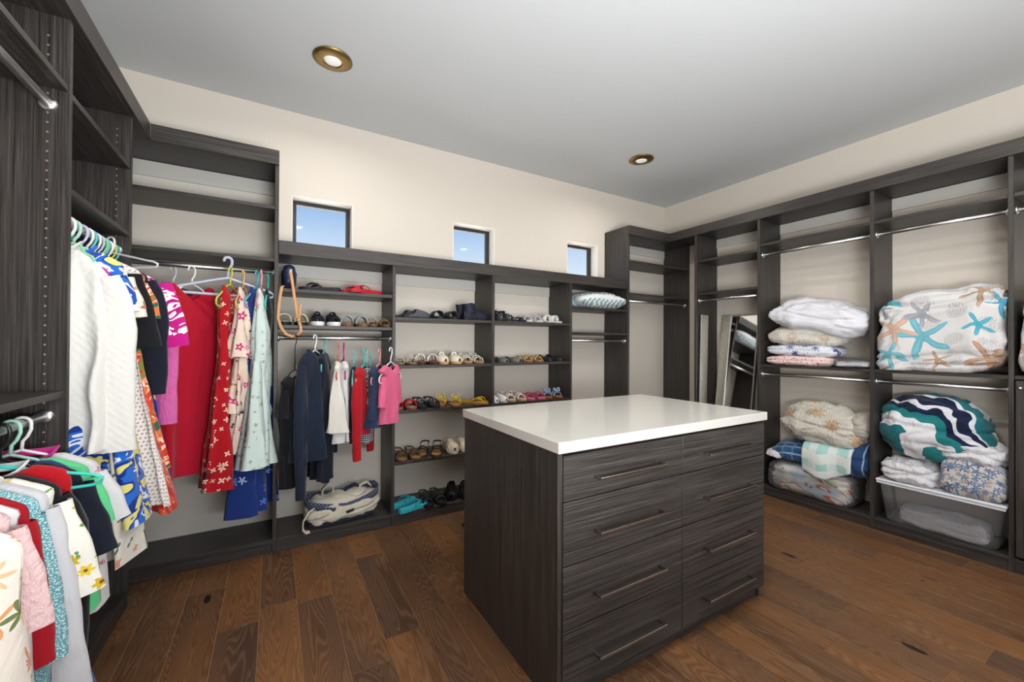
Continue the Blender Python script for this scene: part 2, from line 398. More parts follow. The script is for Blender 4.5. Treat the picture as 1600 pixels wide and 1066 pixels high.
right_bay('right closet bay with the starfish comforter over the storage bin', .564, 1.165, ZT, [2.150, 1.113], [2.059, 1.028], None, (.542, .564))
f4 = right_bay('rightmost closet bay at the picture edge with a door below', -.12, .542, ZT, [2.150, 1.113], [2.059], None, (-.142, -.12))

def cap(label, boards):
    u = empty('closet_cornice', (boards[0][1], boards[0][3], boards[0][5])); tag(u, label, 'cornice', 'dark wood closet cornices')
    ox, oy, oz = u.location
    for n, x0,x1,y0,y1,z0,z1, m in boards: box(n, x0-ox,x1-ox,y0-oy,y1-oy,z0-oz,z1-oz, M[m], u)
P_ = .012
cap('dark wood top running along the left wall closets', [
    ('top_board', XLW+.001, XL, 1.178, YF, ZT, ZT+.02, 'ly'), ('fascia', XL, XL+.018, 1.178, YF-P_, ZT, ZT2, 'ly')])
cap('dark wood top over the tall dress closet on the back wall', [
    ('top_board', XLW+.001, .019, YF+.0005, YW-.001, ZT, ZT+.02, 'lx'), ('fascia', XL+.019, .019, YF-P_, YF+.006, ZT, ZT2, 'lx'), ('end_board', .001, .019, YF+.007, YW-.001, ZT+.021, ZT2, 'ly')])
cap('long low dark wood top under the three windows', [
    ('top_board', .0195, 3.0025, YF+.0065, YW-.001, ZLW, ZLW+.02, 'lx'), ('fascia', .0195, 3.0025, YF-P_, YF+.006, ZLW, ZLW2, 'lx'), ('top_lid', .0195, 3.0025, YF+.0065, YW-.001, ZLW2-.02, ZLW2-.001, 'lx')])
cap('dark wood top over the tall empty corner closet', [
    ('top_board', 3.0255, XF, YF+.0005, YW-.001, ZT+.0005, ZT+.02, 'lx'), ('fascia', 3.003, XF-P_-.0005, YF-P_, YF-.0005, ZT, ZT2, 'lx')])
cap('long dark wood top over the bedding closets on the right wall', [
    ('top_board', XF+.0065, XW-.001, -.142, YW-.001, ZT+.0005, ZT+.02, 'ly'), ('fascia', XF-P_, XF+.006, -.142, YF, ZT, ZT2, 'ly')])

# door with knob in the rightmost bay
dr = box('cabinet_door', XF-.02-(XF+XW)/2, XF-.001-(XF+XW)/2, -.11-.211, .535-.211, .10, 1.085, M['lz'], f4)
kb = tube('door_knob', [(XF-.02-(XF+XW)/2, .515-.211, 1.045), (XF-.045-(XF+XW)/2, .515-.211, 1.045)], .008, M['chrome'], dr, 12)

# ------------------------------------------------------------------ island
isl = empty('island_cabinet', (1.5, 1.53, 0)); tag(isl, 'dark wood island chest with eight drawers and bar handles', 'cabinet')
def ib(n, x0,x1,y0,y1,z0,z1, m, par=None, bev=.0015):
    if par is None: return box(n, x0-1.5,x1-1.5,y0-1.53,y1-1.53,z0,z1, M[m], isl, bev)
    return box(n, x0-1.5,x1-1.5,y0-1.53,y1-1.53,z0,z1, M[m], par, bev)
IY = 1.128
ib('side_panel', .850, .870, IY+.004, 1.928, 0, .9, 'lz'); ib('side_panel', 2.128, 2.146, IY+.022, 1.928, 0, .9, 'lz')
ib('back_panel', .870, 2.128, 1.91, 1.928, 0, .9, 'lz')
ib('carcass', .872, 2.126, IY+.024, 1.909, .052, .9, 'lx'); ib('plinth', .871, 2.1275, IY+.03, IY+.05, 0, .0515, 'lx')
rows = [(.7265, .888), (.5005, .7225), (.2745, .4965), (.062, .2705)]
for cxa, cxb in ((.872, 1.5075), (1.511, 2.146)):
    for za, zb in rows:
        d = ib('drawer', cxa, cxb, IY, IY+.0215, za, zb, 'lx', None, .0018)
        hx0, hx1 = (cxa+cxb)/2-.178, (cxa+cxb)/2+.178; hz = (za+zb)/2 - .012
        bm = bmesh.new()
        bm_box(bm, hx0-1.5, hx1-1.5, IY-.040-1.53, IY-.030-1.53, hz-.005, hz+.005, .001)
        for px in (hx0, hx1-.010): bm_box(bm, px-1.5, px+.010-1.5, IY-.032-1.53, IY-1.53, hz-.005, hz+.005, 0)
        mesh_obj('handle', bm, M['steel'], d)
slab = box('island_countertop', .842, 2.154, 1.116, 1.936, .9, .94, M['quartz'], None, .002)
tag(slab, 'white quartz countertop slab on the dark island', 'countertop')
# ------------------------------------------------------------------ fabrics
def _fab_finish(t, col, rough=.85, weave=900, bump=.12, wr=14, wrs=.25, h_extra=None):
    uv = t.uv(); n1 = t.noise(t.mapping(uv, (1,1,1)), weave, 1); n2 = t.noise(t.mapping(uv, (1.6,.7,1)), wr, 3, .55)
    h = t.math('ADD', t.math('MULTIPLY', n1.outputs[0], bump*.25), t.math('MULTIPLY', n2.outputs[0], 1.0))
    if h_extra is not None: h = t.math('ADD', h, h_extra)
    t.bump(h, min(1, wrs*1.9), .016)
    t.b.inputs['Sheen Weight'].default_value = .15; t.b.inputs['Sheen Roughness'].default_value = .5
    return t.fin(col, rough, spec=.2)
def fab(name, hexc, var=.12, **kw):
    t = NT(name); c = srgb(hexc); n = t.noise(t.uv(), 9, 3)
    col = t.mix(t.math('MULTIPLY', n.outputs[0], var), c, tuple(x*.6 for x in c[:3])+(1,))
    return _fab_finish(t, col, **kw)
def flower_layer(t, base, uv, scale, petals, size, colors, center=None, density=1.0, depth=.4, seedoff=(0,0,0), stretch=(1,1,1), edge=.02, outline=None):
    """scattered blossoms printed on cloth: each Voronoi cell carries one petal rosette"""
    nz = t.noise(uv, scale*1.7, 1); dist = t.vmath('SCALE', t.vmath('SUBTRACT', nz.outputs[1], (.5,.5,.5)))
    dist.node.inputs['Scale'].default_value = .11/scale
    v = t.mapping(t.vmath('ADD', uv, dist), tuple(scale*s for s in stretch), seedoff)
    vo = t.n('ShaderNodeTexVoronoi', voronoi_dimensions='2D'); t.l(v, vo.inputs['Vector']); vo.inputs['Scale'].default_value = 1.0; vo.inputs['Randomness'].default_value = .85
    d = t.vmath('SUBTRACT', v, vo.outputs['Position']); sp = t.n('ShaderNodeSeparateXYZ'); t.l(d, sp.inputs[0])
    ang = t.math('ARCTAN2', sp.outputs[1], sp.outputs[0]); r = t.math('SQRT', t.math('ADD', t.math('MULTIPLY', sp.outputs[0], sp.outputs[0]), t.math('MULTIPLY', sp.outputs[1], sp.outputs[1])))
    cs = t.n('ShaderNodeSeparateColor'); t.l(vo.outputs['Color'], cs.inputs[0])
    ph = t.math('MULTIPLY', cs.outputs[0], 6.28)
    lobe = t.math('COSINE', t.math('ADD', t.math('MULTIPLY', ang, petals), ph))
    R = t.math('MULTIPLY', t.math('MULTIPLY_ADD', lobe, depth*.5, 1-depth*.5), t.math('MULTIPLY_ADD', cs.outputs[2], size*.5, size*.6))
    on = t.math('LESS_THAN', cs.outputs[1], density)
    m = t.math('MULTIPLY', t.math('MULTIPLY', t.math('SUBTRACT', R, r), 1/edge, None, True), on, None, True)
    k = len(colors); col = t.ramp(cs.outputs[0], [(i/k, srgb(c)) for i, c in enumerate(colors)], 'CONSTANT')
    if outline:
        m2 = t.math('MULTIPLY', t.math('MULTIPLY', t.math('SUBTRACT', t.math('MULTIPLY', R, 1.18), r), 1/edge, None, True), on, None, True)
        base = t.mix(m2, base, srgb(outline))
    out = t.mix(m, base, col)
    if center:
        mc = t.math('MULTIPLY', t.math('LESS_THAN', r, t.math('MULTIPLY', R, .3)), on); out = t.mix(mc, out, srgb(center))
    return out
def fprint(name, basec, layers, **kw):
    t = NT(name); uv = t.uv(); n = t.noise(uv, 7, 2); c = srgb(basec)
    col = t.mix(t.math('MULTIPLY', n.outputs[0], .1), c, tuple(x*.7 for x in c[:3])+(1,))
    for L in layers: col = flower_layer(t, col, uv, **L)
    return _fab_finish(t, col, **kw)
def blotch(name, stops, scale=9, stretch=(1,1,1), dist=1.2, **kw):
    t = NT(name); uv = t.uv(); n = t.noise(t.mapping(uv, stretch), scale, 2, .45, dist)
    col = t.ramp(n.outputs[0], [(p, srgb(c)) for p, c in stops], 'CONSTANT')
    return _fab_finish(t, col, **kw)
def dots(name, basec, dotc, scale, size, **kw):
    t = NT(name); uv = t.uv()
    vo = t.n('ShaderNodeTexVoronoi', voronoi_dimensions='2D'); t.l(t.mapping(uv, (scale,scale,1)), vo.inputs['Vector']); vo.inputs['Scale'].default_value = 1.0; vo.inputs['Randomness'].default_value = kw.pop('rand', .1)
    m = t.math('LESS_THAN', vo.outputs['Distance'], size); col = t.mix(m, srgb(basec), srgb(dotc))
    return _fab_finish(t, col, **kw)
def stripes(name, c1, c2, scale, width=.3, axis=1, checks=False, c3=None, **kw):
    t = NT(name); uv = t.uv(); sp = t.n('ShaderNodeSeparateXYZ'); t.l(uv, sp.inputs[0])
    a = t.math('LESS_THAN', t.math('FRACT', t.math('MULTIPLY', sp.outputs[axis], scale)), width)
    col = t.mix(a, srgb(c1), srgb(c2))
    if checks:
        b = t.math('LESS_THAN', t.math('FRACT', t.math('MULTIPLY', sp.outputs[1-axis], scale)), width); col = t.mix(t.math('MULTIPLY', b, .75), col, srgb(c3 or c2))
    return _fab_finish(t, col, **kw)
def cable(name, hexc):
    t = NT(name); uv = t.uv(); w = t.n('ShaderNodeTexWave', wave_type='BANDS', bands_direction='DIAGONAL'); t.l(uv, w.inputs[0]); w.inputs['Scale'].default_value = 22; w.inputs['Distortion'].default_value = 1.0
    n = t.noise(uv, 6, 2); col = t.mix(t.math('MULTIPLY', n.outputs[0], .1), srgb(hexc), srgb('#c9c5bc'))
    return _fab_finish(t, col, h_extra=t.math('MULTIPLY', w.outputs[0], .10), wr=12)
FB = dict(
    white_knit=cable('white_cable_cotton', '#e8e6e0'), white=fab('white_cotton', '#dddcda'), offwhite=fab('offwhite_cotton', '#e4dfd6'), lgrey=fab('pale_grey_cotton', '#cfced2'),
    black=fab('black_cotton', '#15151a', var=.05), navy=fab('navy_cotton', '#1b2436', var=.1), navy2=fab('dark_navy_jersey', '#171c2a', var=.05), denim=fab('denim', '#2b3a57', var=.35, weave=500),
    red=fab('crimson_crepe', '#b8102c'), red2=fab('red_jersey', '#b5121f'), pink=fab('hot_pink_jersey', '#e5668c'), pinkknit=fab('pink_knit', '#e06bb0', wr=40, wrs=.35), palepink=fab('pale_pink_gauze', '#ecc9c9', wr=60, wrs=.4),
    green=fab('mint_green_jersey', '#5fd08a'), magenta=fab('magenta_jersey', '#d4248f'), royal=fab('royal_blue', '#1c3a94'), grey=fab('mid_grey_jersey', '#8b8a8e'), dgreen=fab('dark_green_knit', '#24433c'),
    blueyellow=blotch('blue_yellow_hibiscus', [(0,'#1b4fb4'),(.36,'#f1f4fa'),(.42,'#2a6cd0'),(.50,'#12398f'),(.56,'#e9dd7e'),(.72,'#2a6cd0')], 9),
    creamfloral=fprint('cream_sprig_print', '#e9e2d6', [dict(scale=14.0, petals=5, size=.3, colors=['#c9705a','#d99a7a','#b7554d'], density=.5), dict(scale=18.6, petals=2, size=.33, colors=['#7c8a55','#5f7a58'], density=.35, depth=.9, seedoff=(3,7,0))]),
    creamleaf=fprint('cream_tropical_print', '#efe6da', [dict(scale=10.8, petals=7, size=.42, colors=['#e2a06c','#d98a5e','#eec29a'], density=.7, depth=.9), dict(scale=12.4, petals=5, size=.36, colors=['#8a9158','#6e7f4e','#b8503a'], density=.55, depth=.8, seedoff=(4,2,0))]),
    eyelet=dots('white_eyelet_lace', '#efe9e4', '#b59a92', 62, .26, rand=.15), orangeprint=blotch('orange_tropical', [(0,'#2d6b4a'),(.4,'#e8783a'),(.5,'#f3d9b8'),(.56,'#d8432c'),(.66,'#8a8a3a')], 14),
    redorange=blotch('red_orange_print', [(0,'#c8261d'),(.5,'#e05a3a'),(.62,'#e8b59a')], 13), tropblue=fprint('royal_tropical_print', '#1d3f9c', [dict(scale=12.4, petals=5, size=.35, colors=['#e9b02e','#d9462e','#3f9a58'], density=.6, depth=.6, center='#f4e3a0')]),
    magfloral=blotch('magenta_white_leaf', [(0,'#c81a86'),(.46,'#f5eef2'),(.55,'#b8137c'),(.66,'#f0dfe8')], 11), redfloral=fprint('red_cream_floral', '#b5121f', [dict(scale=22, petals=4, size=.40, colors=['#f0ddc4','#e7c9ae'], center='#d9a05a', density=.75, depth=.7)]),
    rosecream=fprint('cream_rose_floral', '#efd9c6', [dict(scale=14.0, petals=5, size=.42, colors=['#d94f86','#e58aac','#c83a72'], center='#f1c9d2', density=.6, depth=.45), dict(scale=18.6, petals=2, size=.34, colors=['#6f8052','#3d3a44','#c7a24a'], density=.45, depth=.9, seedoff=(2,5,0))]),
    bluefloral=fprint('royal_blue_floral', '#1c3478', [dict(scale=13.2, petals=5, size=.36, colors=['#c3d3ee','#8fb0e0','#5c83c8'], density=.55, depth=.85)]), mint=fprint('pale_mint_floral', '#cfe0da', [dict(scale=24.8, petals=5, size=.3, colors=['#9a9486','#b4a894','#8fa8a4'], density=.5, depth=.7)]),
    sequin=dots('black_sequin', '#0f1013', '#4a4c52', 140, .16, rand=1), tealseq=dots('teal_speckle', '#5fa3ad', '#dbe9ea', 230, .3, rand=1), redblossom=fprint('red_blossom', '#a3111f', [dict(scale=15.5, petals=6, size=.3, colors=['#d98a3a','#3f5a34','#e8c9a0'], density=.5)]),
    yellowdaisy=fprint('white_yellow_daisy', '#eeeadf', [dict(scale=21.7, petals=6, size=.36, colors=['#e3c93a','#d4b32a'], center='#7a4a22', density=.7), dict(scale=27.9, petals=2, size=.3, colors=['#6f9a58'], density=.4, depth=.9, seedoff=(6,1,0))]),
    greyfloral=fprint('heather_grey_sprig', '#d5d3d4', [dict(scale=14.0, petals=5, size=.22, colors=['#d27a98','#cf5f86'], density=.45, depth=.6)]), gingham=stripes('navy_gingham', '#e9e8e6', '#39405a', 70, .5, 1, True), zebra=blotch('black_white_speckle', [(0,'#1e1e24'),(.47,'#e8e6e4'),(.56,'#2a2a30')], 60))
# hanger plastics
HC = dict(white=srgb('#eeeeee'), teal=srgb('#5cc4c4'), magenta=srgb('#c4157f'), yellow=srgb('#cfd04a'), aqua=srgb('#4fb3c8'), mint=srgb('#a9dcc6'), lilac=srgb('#c3c7da'), pink=srgb('#e59aa0'), coral=srgb('#d8705c'), black=srgb('#1a1c1e'), green=srgb('#8fd9a0'), tan=srgb('#d9b06a'), turquoise=srgb('#43cfc3'))
HM = {k: mat_plastic('hanger_'+k, v, .28) for k, v in HC.items()}

def hanger(color, what, pos, rz, half=.152, drop=.078, tip=False, slope=.095, thick=.0045):
    m = HM[color]; h = empty('clothes_hanger', pos, rz)
    tag(h, '%s plastic hanger %s' % (color, what), 'hanger', 'plastic clothes hangers')
    hk = [(-.019*math.cos(a), 0, .019*math.sin(a)) for a in [(-.35+ (PI+.35)*i/9) for i in range(10)]]
    hk = [( .019*math.cos(PI*1.12*(1-i/9)), 0, .019*math.sin(PI*1.12*(1-i/9))+.0) for i in range(10)]
    hk += [(.019, 0, -.018), (.012, 0, -.038), (.002, 0, -.052), (0, 0, -drop)]
    hook = tube('hook', hk, thick, m, h, 8)
    pts = [(0,0,-drop), (.05,0,-drop-slope*.22), (half*.7,0,-drop-slope*.72), (half*.93,0,-drop-slope*.95), (half,0,-drop-slope*1.12), (half*.985,0,-drop-slope*1.34), (half*.9,0,-drop-slope*1.42),
           (0,0,-drop-slope*1.5)]
    pts = pts[:-1] + [(half*.5,0,-drop-slope*1.46)] + [(-p[0],0,p[2]) for p in pts[:-1][::-1]][:-1]
    tube('arm_frame', pts, thick, m, h, 8, closed=True)
    return h

def interp_rows(ctrl, n):
    # cumulative chord parameter, cosine-free linear interpolation with light smoothing
    out = []; zs = [c[0] for c in ctrl]; L = [0]
    for a, b in zip(ctrl, ctrl[1:]): L.append(L[-1] + math.hypot(a[0]-b[0], (a[1]-b[1])))
    for i in range(n):
        s = L[-1]*i/(n-1); k = 0
        while k < len(L)-2 and s > L[k+1]: k += 1
        f = (s-L[k])/max(1e-9, L[k+1]-L[k])
        p0 = ctrl[max(0,k-1)]; p1 = ctrl[k]; p2 = ctrl[k+1]; p3 = ctrl[min(len(ctrl)-1,k+2)]
        lin = [p1[j]+(p2[j]-p1[j])*f for j in range(3)]
        cat = [.5*((2*p1[j]) + (-p0[j]+p2[j])*f + (2*p0[j]-5*p1[j]+4*p2[j]-p3[j])*f*f + (-p0[j]+3*p1[j]-3*p2[j]+p3[j])*f**3) for j in range(3)]
        out.append([lin[j]*.5+cat[j]*.5 for j in range(3)])
    return out
GX = .84
def garment_mesh(ctrl, seed=1, nrow=46, nseg=56, dip=(.05,.03), neckw=.09, folds=(7,.10), wr=.010, lean=(0,0), hem=.006):
    rows = [[r[0], r[1]*GX, r[2]*.85] for r in interp_rows(ctrl, nrow)]; verts, faces, uvs = [], [], []
    ztop, zbot = rows[0][0], rows[-1][0]; S = Vector((seed*3.17, seed*1.31, seed*7.7)); rg = random.Random(seed)
    ph = rg.uniform(0,6.28); ph2 = rg.uniform(0,6.28)
    for i, (z, w, d) in enumerate(rows):
        t = i/(nrow-1); fall = max(0, (ztop-z)/(ztop-zbot)) if ztop != zbot else 0
        fa = folds[1]*fall**1.2
        for k in range(nseg):
            a = 2*PI*k/nseg; c, s = math.cos(a), math.sin(a)
            x = w*math.copysign(abs(c)**.8, c); y = d*math.copysign(abs(s)**.75, s)
            f = math.sin(folds[0]*a+ph+fall*.8) + .5*math.sin((folds[0]*2-1)*a+ph2-fall)
            x *= 1+fa*.35*f; y += fa*.26*f*(1 if abs(s) > .01 else .4)*max(.25,min(1,w/.15))
            nz = noise.noise(Vector((x*7, z*4.5, 1.5*math.copysign(1,s)))+S); nz2 = noise.noise(Vector((x*17, z*6, 3*math.copysign(1,s)))+S)
            y += wr*(nz*1.5+nz2*.7)*(.3+.7*min(1,fall*4)); x += wr*.8*nz2*min(1,fall*3)
            zz = z
            dp = dip[0] if s < 0 else dip[1]
            zz -= dp*max(0, 1-abs(x)/neckw)*max(0, 1-fall*3.5)**2 if neckw > 0 else 0
            if i == nrow-1: zz += hem*math.sin(a*3+ph)
            verts.append((x+lean[0]*fall, y+lean[1]*fall, zz)); 
    arc = []
    for i in range(nrow):
        a_ = [0.0]
        for k in range(nseg):
            p, q_ = verts[i*nseg+k], verts[i*nseg+(k+1)%nseg]; a_.append(a_[-1]+math.hypot(p[0]-q_[0], p[1]-q_[1]))
        arc.append([v-a_[nseg//2] for v in a_])
    for i in range(nrow-1):
        for k in range(nseg):
            k2 = (k+1) % nseg; q = (i*nseg+k, i*nseg+k2, (i+1)*nseg+k2, (i+1)*nseg+k)
            faces.append(q)
            for j, (ii, kk) in zip(q, ((i,k),(i,k+1),(i+1,k+1),(i+1,k))): uvs.append((arc[ii][kk]+seed*.613, verts[j][2]+seed*.37))
    me = bpy.data.meshes.new('garment'); me.from_pydata(verts, [], faces)
    ul = me.uv_layers.new(name='UVMap')
    for li, uv in enumerate(uvs): ul.data[li].uv = uv
    me.validate(); me.update(); return me
def sleeve_mesh(path, rx, ry, seed=1, nseg=20, n=18, wr=.006):
    # path: list of points in the garment's x-z plane; flattened tube with creases and an open cuff
    P = [Vector((p[0]*GX, p[1], p[2])) for p in path]; rx = [r*.74 for r in rx]; ry = [r*.8 for r in ry]; L = [0]
    for a, b in zip(P, P[1:]): L.append(L[-1]+(b-a).length)
    verts, faces, uvs = [], [], []; S = Vector((seed*2.3, seed*5.1, seed*.7))
    for i in range(n):
        s = L[-1]*i/(n-1); k = 0
        while k < len(L)-2 and s > L[k+1]: k += 1
        f = (s-L[k])/max(1e-9,L[k+1]-L[k]); p = P[k].lerp(P[k+1], f); t = i/(n-1)
        d = (P[k+1]-P[k]).normalized(); side = Vector((0,1,0)).cross(d).normalized()
        j = t*(len(rx)-1); j0 = min(int(j), len(rx)-2); g = j-j0; r1 = rx[j0]*(1-g)+rx[j0+1]*g; r2 = ry[j0]*(1-g)+ry[j0+1]*g
        for q in range(nseg):
            a = 2*PI*q/nseg
            nz = noise.noise(Vector((math.cos(a)*1.6, math.sin(a)*1.6, s*14))+S)
            v = p + side*(math.cos(a)*(r1+nz*wr)) + Vector((0,1,0))*(math.sin(a)*r2 + nz*wr)
            verts.append(v[:])
    for i in range(n-1):
        for q in range(nseg):
            q2 = (q+1)%nseg; fa = (i*nseg+q, i*nseg+q2, (i+1)*nseg+q2, (i+1)*nseg+q); faces.append(fa)
            back = 1.37 if q < nseg//2 else 0
            uvs += [(verts[j][0]+back+seed*.2, verts[j][2]+seed*.3) for j in fa]
    me = bpy.data.meshes.new('sleeve'); me.from_pydata(verts, [], faces); ul = me.uv_layers.new(name='UVMap')
    for li, uv in enumerate(uvs): ul.data[li].uv = uv
    me.update(); return me
# outlines (z relative to the rod, half width, half thickness)
def cut_tee(L, w=.215, d=.045): return [(-.088,.07,.018),(-.100,.11,.026),(-.135,.185,.034),(-.175,w*.97,.040),(-.3,w*.98,d),(-L,w*1.02,d*1.1)]
def cut_slip(L, wt=.15, wh=.22, waist=.14, d=.045): return [(-.082,.088,.012),(-.12,.105,.018),(-.17,wt*.86,.03),(-.26,wt,.042),(-.42,waist,d*.9),(-.55,waist*1.15,d*.95),(-L,wh,d*1.05)]
def cut_aline(L, ws=.19, wh=.28, d=.045): return [(-.088,.07,.018),(-.105,.12,.028),(-.145,ws,.036),(-.26,ws*.94,.045),(-.42,ws*.84,.045),(-L,wh,d*1.5)]
GN = [0]
def garment(name, label, cat, fabk, pos, rz, ctrl, hang=None, hangwhat=None, sleeves=None, group='clothes on hangers', collar=None, hkw=None, **kw):
    GN[0] += 1; sd = kw.pop('seed', GN[0])
    o = me_obj(name, garment_mesh(ctrl, seed=sd, **kw), FB[fabk], None, True); o.location = pos; o.rotation_euler = (0,0,rz)
    tag(o, label, cat, group)
    for i, s in enumerate(sleeves or []):
        me_obj('sleeve', sleeve_mesh(s['path'], s['rx'], s['ry'], sd+i*.37), FB[s.get('fab', fabk)], o, True)
    if collar:
        bm = bmesh.new(); pts = []
        for i in range(25):
            a = 2*PI*i/24; pts.append((.072*math.cos(a), .026*math.sin(a), -.082-(.035 if math.sin(a) < 0 else .012)*abs(math.sin(a))))
        bm_tube(bm, pts[:-1], 1, 8, True, flat=(.016, .004, (0,0,1)) if False else (.004, .014, None))
        mesh_obj('collar', bm, FB[collar], o, True)
    if hang: hanger(hang, hangwhat, pos, rz, **(hkw or {}))
    return o
def slv_short(w=.2, z=-.15, L=.17, out=35, r=.075):
    res = []
    for sx in (-1, 1):
        a = math.radians(out*.5); p0 = Vector((sx*(w-.045),0,z-.035)); d = Vector((sx*math.sin(a),0,-math.cos(a)))
        res.append(dict(path=[p0, p0+d*L*.5, p0+d*L], rx=[r*.75,r,r*1.02], ry=[.03,.034,.032]))
    return res
def slv_long(w=.2, z=-.15, L=.55, out=9, r=.07, cuff=.05):
    res = []
    for sx in (-1, 1):
        a = math.radians(out*.5); p0 = Vector((sx*(w-.03),0,z-.02)); d = Vector((sx*math.sin(a),0,-math.cos(a)))
        p1 = p0+Vector((sx*.03,0,-.06)); p2 = p0+d*L*.55+Vector((sx*.012,0,0))
        res.append(dict(path=[p0, p1, p2, p0+d*L], rx=[r*.7,r,r*.9,cuff], ry=[.03,.036,.034,.03]))
    return res
A90 = PI/2
RB, RC, RD, RA = 1.712, 1.712, 1.309, 1.032
def B(y, dx=0, dz=0): return (-.65+dx, y, RB+dz)
def C(x, dy=0, dz=0): return (x, 2.915+dy, RC+dz)
def D(x, dy=0, dz=0): return (x, 2.915+dy, RD+dz)
def A(y, dx=0, dz=0): return (-.65+dx, y, RA+dz)

# ---- left bay (long clothes), front to back
shirt = garment('button_shirt', 'white textured long sleeved shirt hanging at the front of the left closet', 'shirt', 'white_knit', B(2.035,-.03), .05, [(-.085,.07,.02),(-.105,.105,.028),(-.15,.15,.036),(-.205,.185,.040),(-.32,.195,.05),(-.60,.19,.052),(-.82,.195,.05)], 'magenta', 'with the white textured shirt on it',
        sleeves=slv_long(.20, -.18, .64, 6, .085, .085), collar='white_knit', folds=(5,.16), dip=(.06,.02), wr=.018)
strap_pts = [(-.012, -.050, -.14-.66*i/14) for i in range(15)]
bmp = bmesh.new()
for i, p in enumerate(strap_pts[:-1]):
    bm_box(bmp, p[0]-.014, p[0]+.014, p[1]-.006, p[1]+.02, strap_pts[i+1][2], p[2], 0)
mesh_obj('button_placket', bmp, FB['white'], shirt)
for i in range(6): lathe('button', [(.001,-.002),(.0055,-.0015),(.0055,.0015),(.001,.002)], HM['white'], shirt, 10, (-.012, -.058, -.19-.1*i))
garment('floral_dress', 'blue and yellow painted flower dress behind the white shirt', 'dress', 'blueyellow', B(2.085), .04, cut_aline(1.13, .18, .262), 'white', 'with the blue and yellow dress on it', sleeves=slv_short(.19,-.15,.14,22,.07), collar='blueyellow', folds=(5,.16))
garment('black_blouse', 'black short sleeved blouse behind the white shirt', 'blouse', 'black', B(2.19,-.035), .0, cut_tee(.62,.21), 'teal', 'with the black blouse on it', sleeves=slv_short(.235,-.13,.30,20,.105), folds=(5,.12))
garment('sprig_dress', 'long cream dress with small sprigs, hem lowest of the left closet', 'dress', 'creamfloral', B(2.13), .03, cut_aline(1.27,.18,.245), 'mint', 'with the long cream sprig dress on it', sleeves=slv_short(.2,-.15,.16,25,.07), folds=(6,.2))
garment('eyelet_dress', 'white eyelet lace dress with pierced rows', 'dress', 'eyelet', B(2.255), .0, cut_aline(1.13,.20,.325), 'white', 'with the white eyelet dress on it', sleeves=slv_short(.19,-.15,.14,25,.07), folds=(5,.14))
garment('print_skirt_dress', 'red and orange printed dress showing under the eyelet hem', 'dress', 'redorange', B(2.29), .0, cut_aline(1.17,.18,.33), 'teal', 'with the red and orange dress on it', folds=(5,.14))
garment('tropical_dress', 'orange and green tropical print dress in the left closet', 'dress', 'orangeprint', B(2.335), .0, cut_aline(1.0,.19,.30), 'white', 'with the orange tropical dress on it', sleeves=slv_short(.2,-.15,.16,28,.075), folds=(5,.14))
garment('black_cardigan', 'black cardigan sleeve hanging beside the tropical print', 'cardigan', 'navy2', B(2.375), .0, cut_tee(.62,.2), 'lilac', 'with the black cardigan on it', sleeves=slv_long(.215,-.15,.50,10,.07), folds=(4,.1))
garment('leaf_blouse', 'magenta and white leaf print top near the closet corner', 'top', 'magfloral', B(2.44), .0, cut_tee(.56,.22), 'teal', 'with the magenta leaf top on it', sleeves=slv_short(.262,-.13,.30,22,.10), folds=(5,.1))
garment('blue_dress', 'royal blue dress with yellow flowers near the closet corner', 'dress', 'tropblue', B(2.48), .0, cut_aline(1.12,.19,.27), 'white', 'with the royal blue dress on it', folds=(6,.18))
garment('pink_sweater', 'bright pink knit sweater with ribbed cuff in the corner', 'sweater', 'pinkknit', B(2.53), .0, cut_tee(.66,.21), 'yellow', 'with the pink sweater on it', sleeves=slv_long(.228,-.15,.66,8,.072,.05), folds=(4,.1))
garment('green_sweater', 'dark green knit top squeezed into the closet corner', 'top', 'dgreen', B(2.575), .0, cut_tee(.58,.2), 'aqua', 'with the dark green top on it', folds=(4,.1))
for i, (y, c) in enumerate([(2.03,'green'), (2.09,'mint'), (2.135,'white'), (2.20,'lilac'), (2.415,'green')]):
    hanger(c, ['empty on the left rod between shirt and dress', 'empty on the left rod, second from the white shirt', 'empty on the left rod before the black blouse', 'empty on the left rod before the eyelet dress', 'empty on the left rod near the leaf top'][i], B(y), .02*i-.03, half=.085, slope=.05)
# one white hanger turned along the rod, sticking out toward the corner
hanger('white', 'sticking out from the left rod with its end loop showing', (-.645, 2.51, 1.735), -.62, half=.235, drop=.05, slope=.05)

# ---- back bay with dresses
rd = garment('red_dress', 'plain crimson sleeveless dress hanging in the back closet', 'dress', 'red', C(-.40,-.06,-.03), math.radians(46), [(-.088,.145,.012),(-.105,.16,.02),(-.16,.175,.03),(-.27,.19,.045),(-.45,.18,.048),(-.6,.2,.055),(-1.13,.23,.07)], 'white', 'with the crimson dress on it', dip=(.085,.06), neckw=.10, folds=(4,.08), wr=.005)
garment('red_floral_dress', 'red slip dress with small cream blossoms', 'dress', 'redfloral', C(-.222,-.07,-.02), math.radians(70), cut_slip(1.22,.125,.165,.115,.04), 'yellow', 'with the red blossom dress on it', dip=(.08,.05), neckw=.085, folds=(6,.22))
rs = garment('ruffle_dress', 'cream dress with pink roses and tiered ruffles', 'dress', 'rosecream', C(-.158,-.09,-.03), math.radians(80), cut_slip(1.02,.10,.10,.09,.03), 'tan', 'with the cream rose dress on it', folds=(6,.18))
for z0, z1, w0, w1 in ((-.17,-.49,.095,.125), (-.47,-.80,.09,.11), (-.78,-1.03,.09,.115)):
    me_obj('ruffle', garment_mesh([(z0,w0,.038),((z0+z1)/2,(w0+w1)/2,.045),(z1,w1,.052)], seed=int(-z0*40), nrow=18, dip=(0,0), folds=(9,.2)), FB['rosecream'], rs, True)
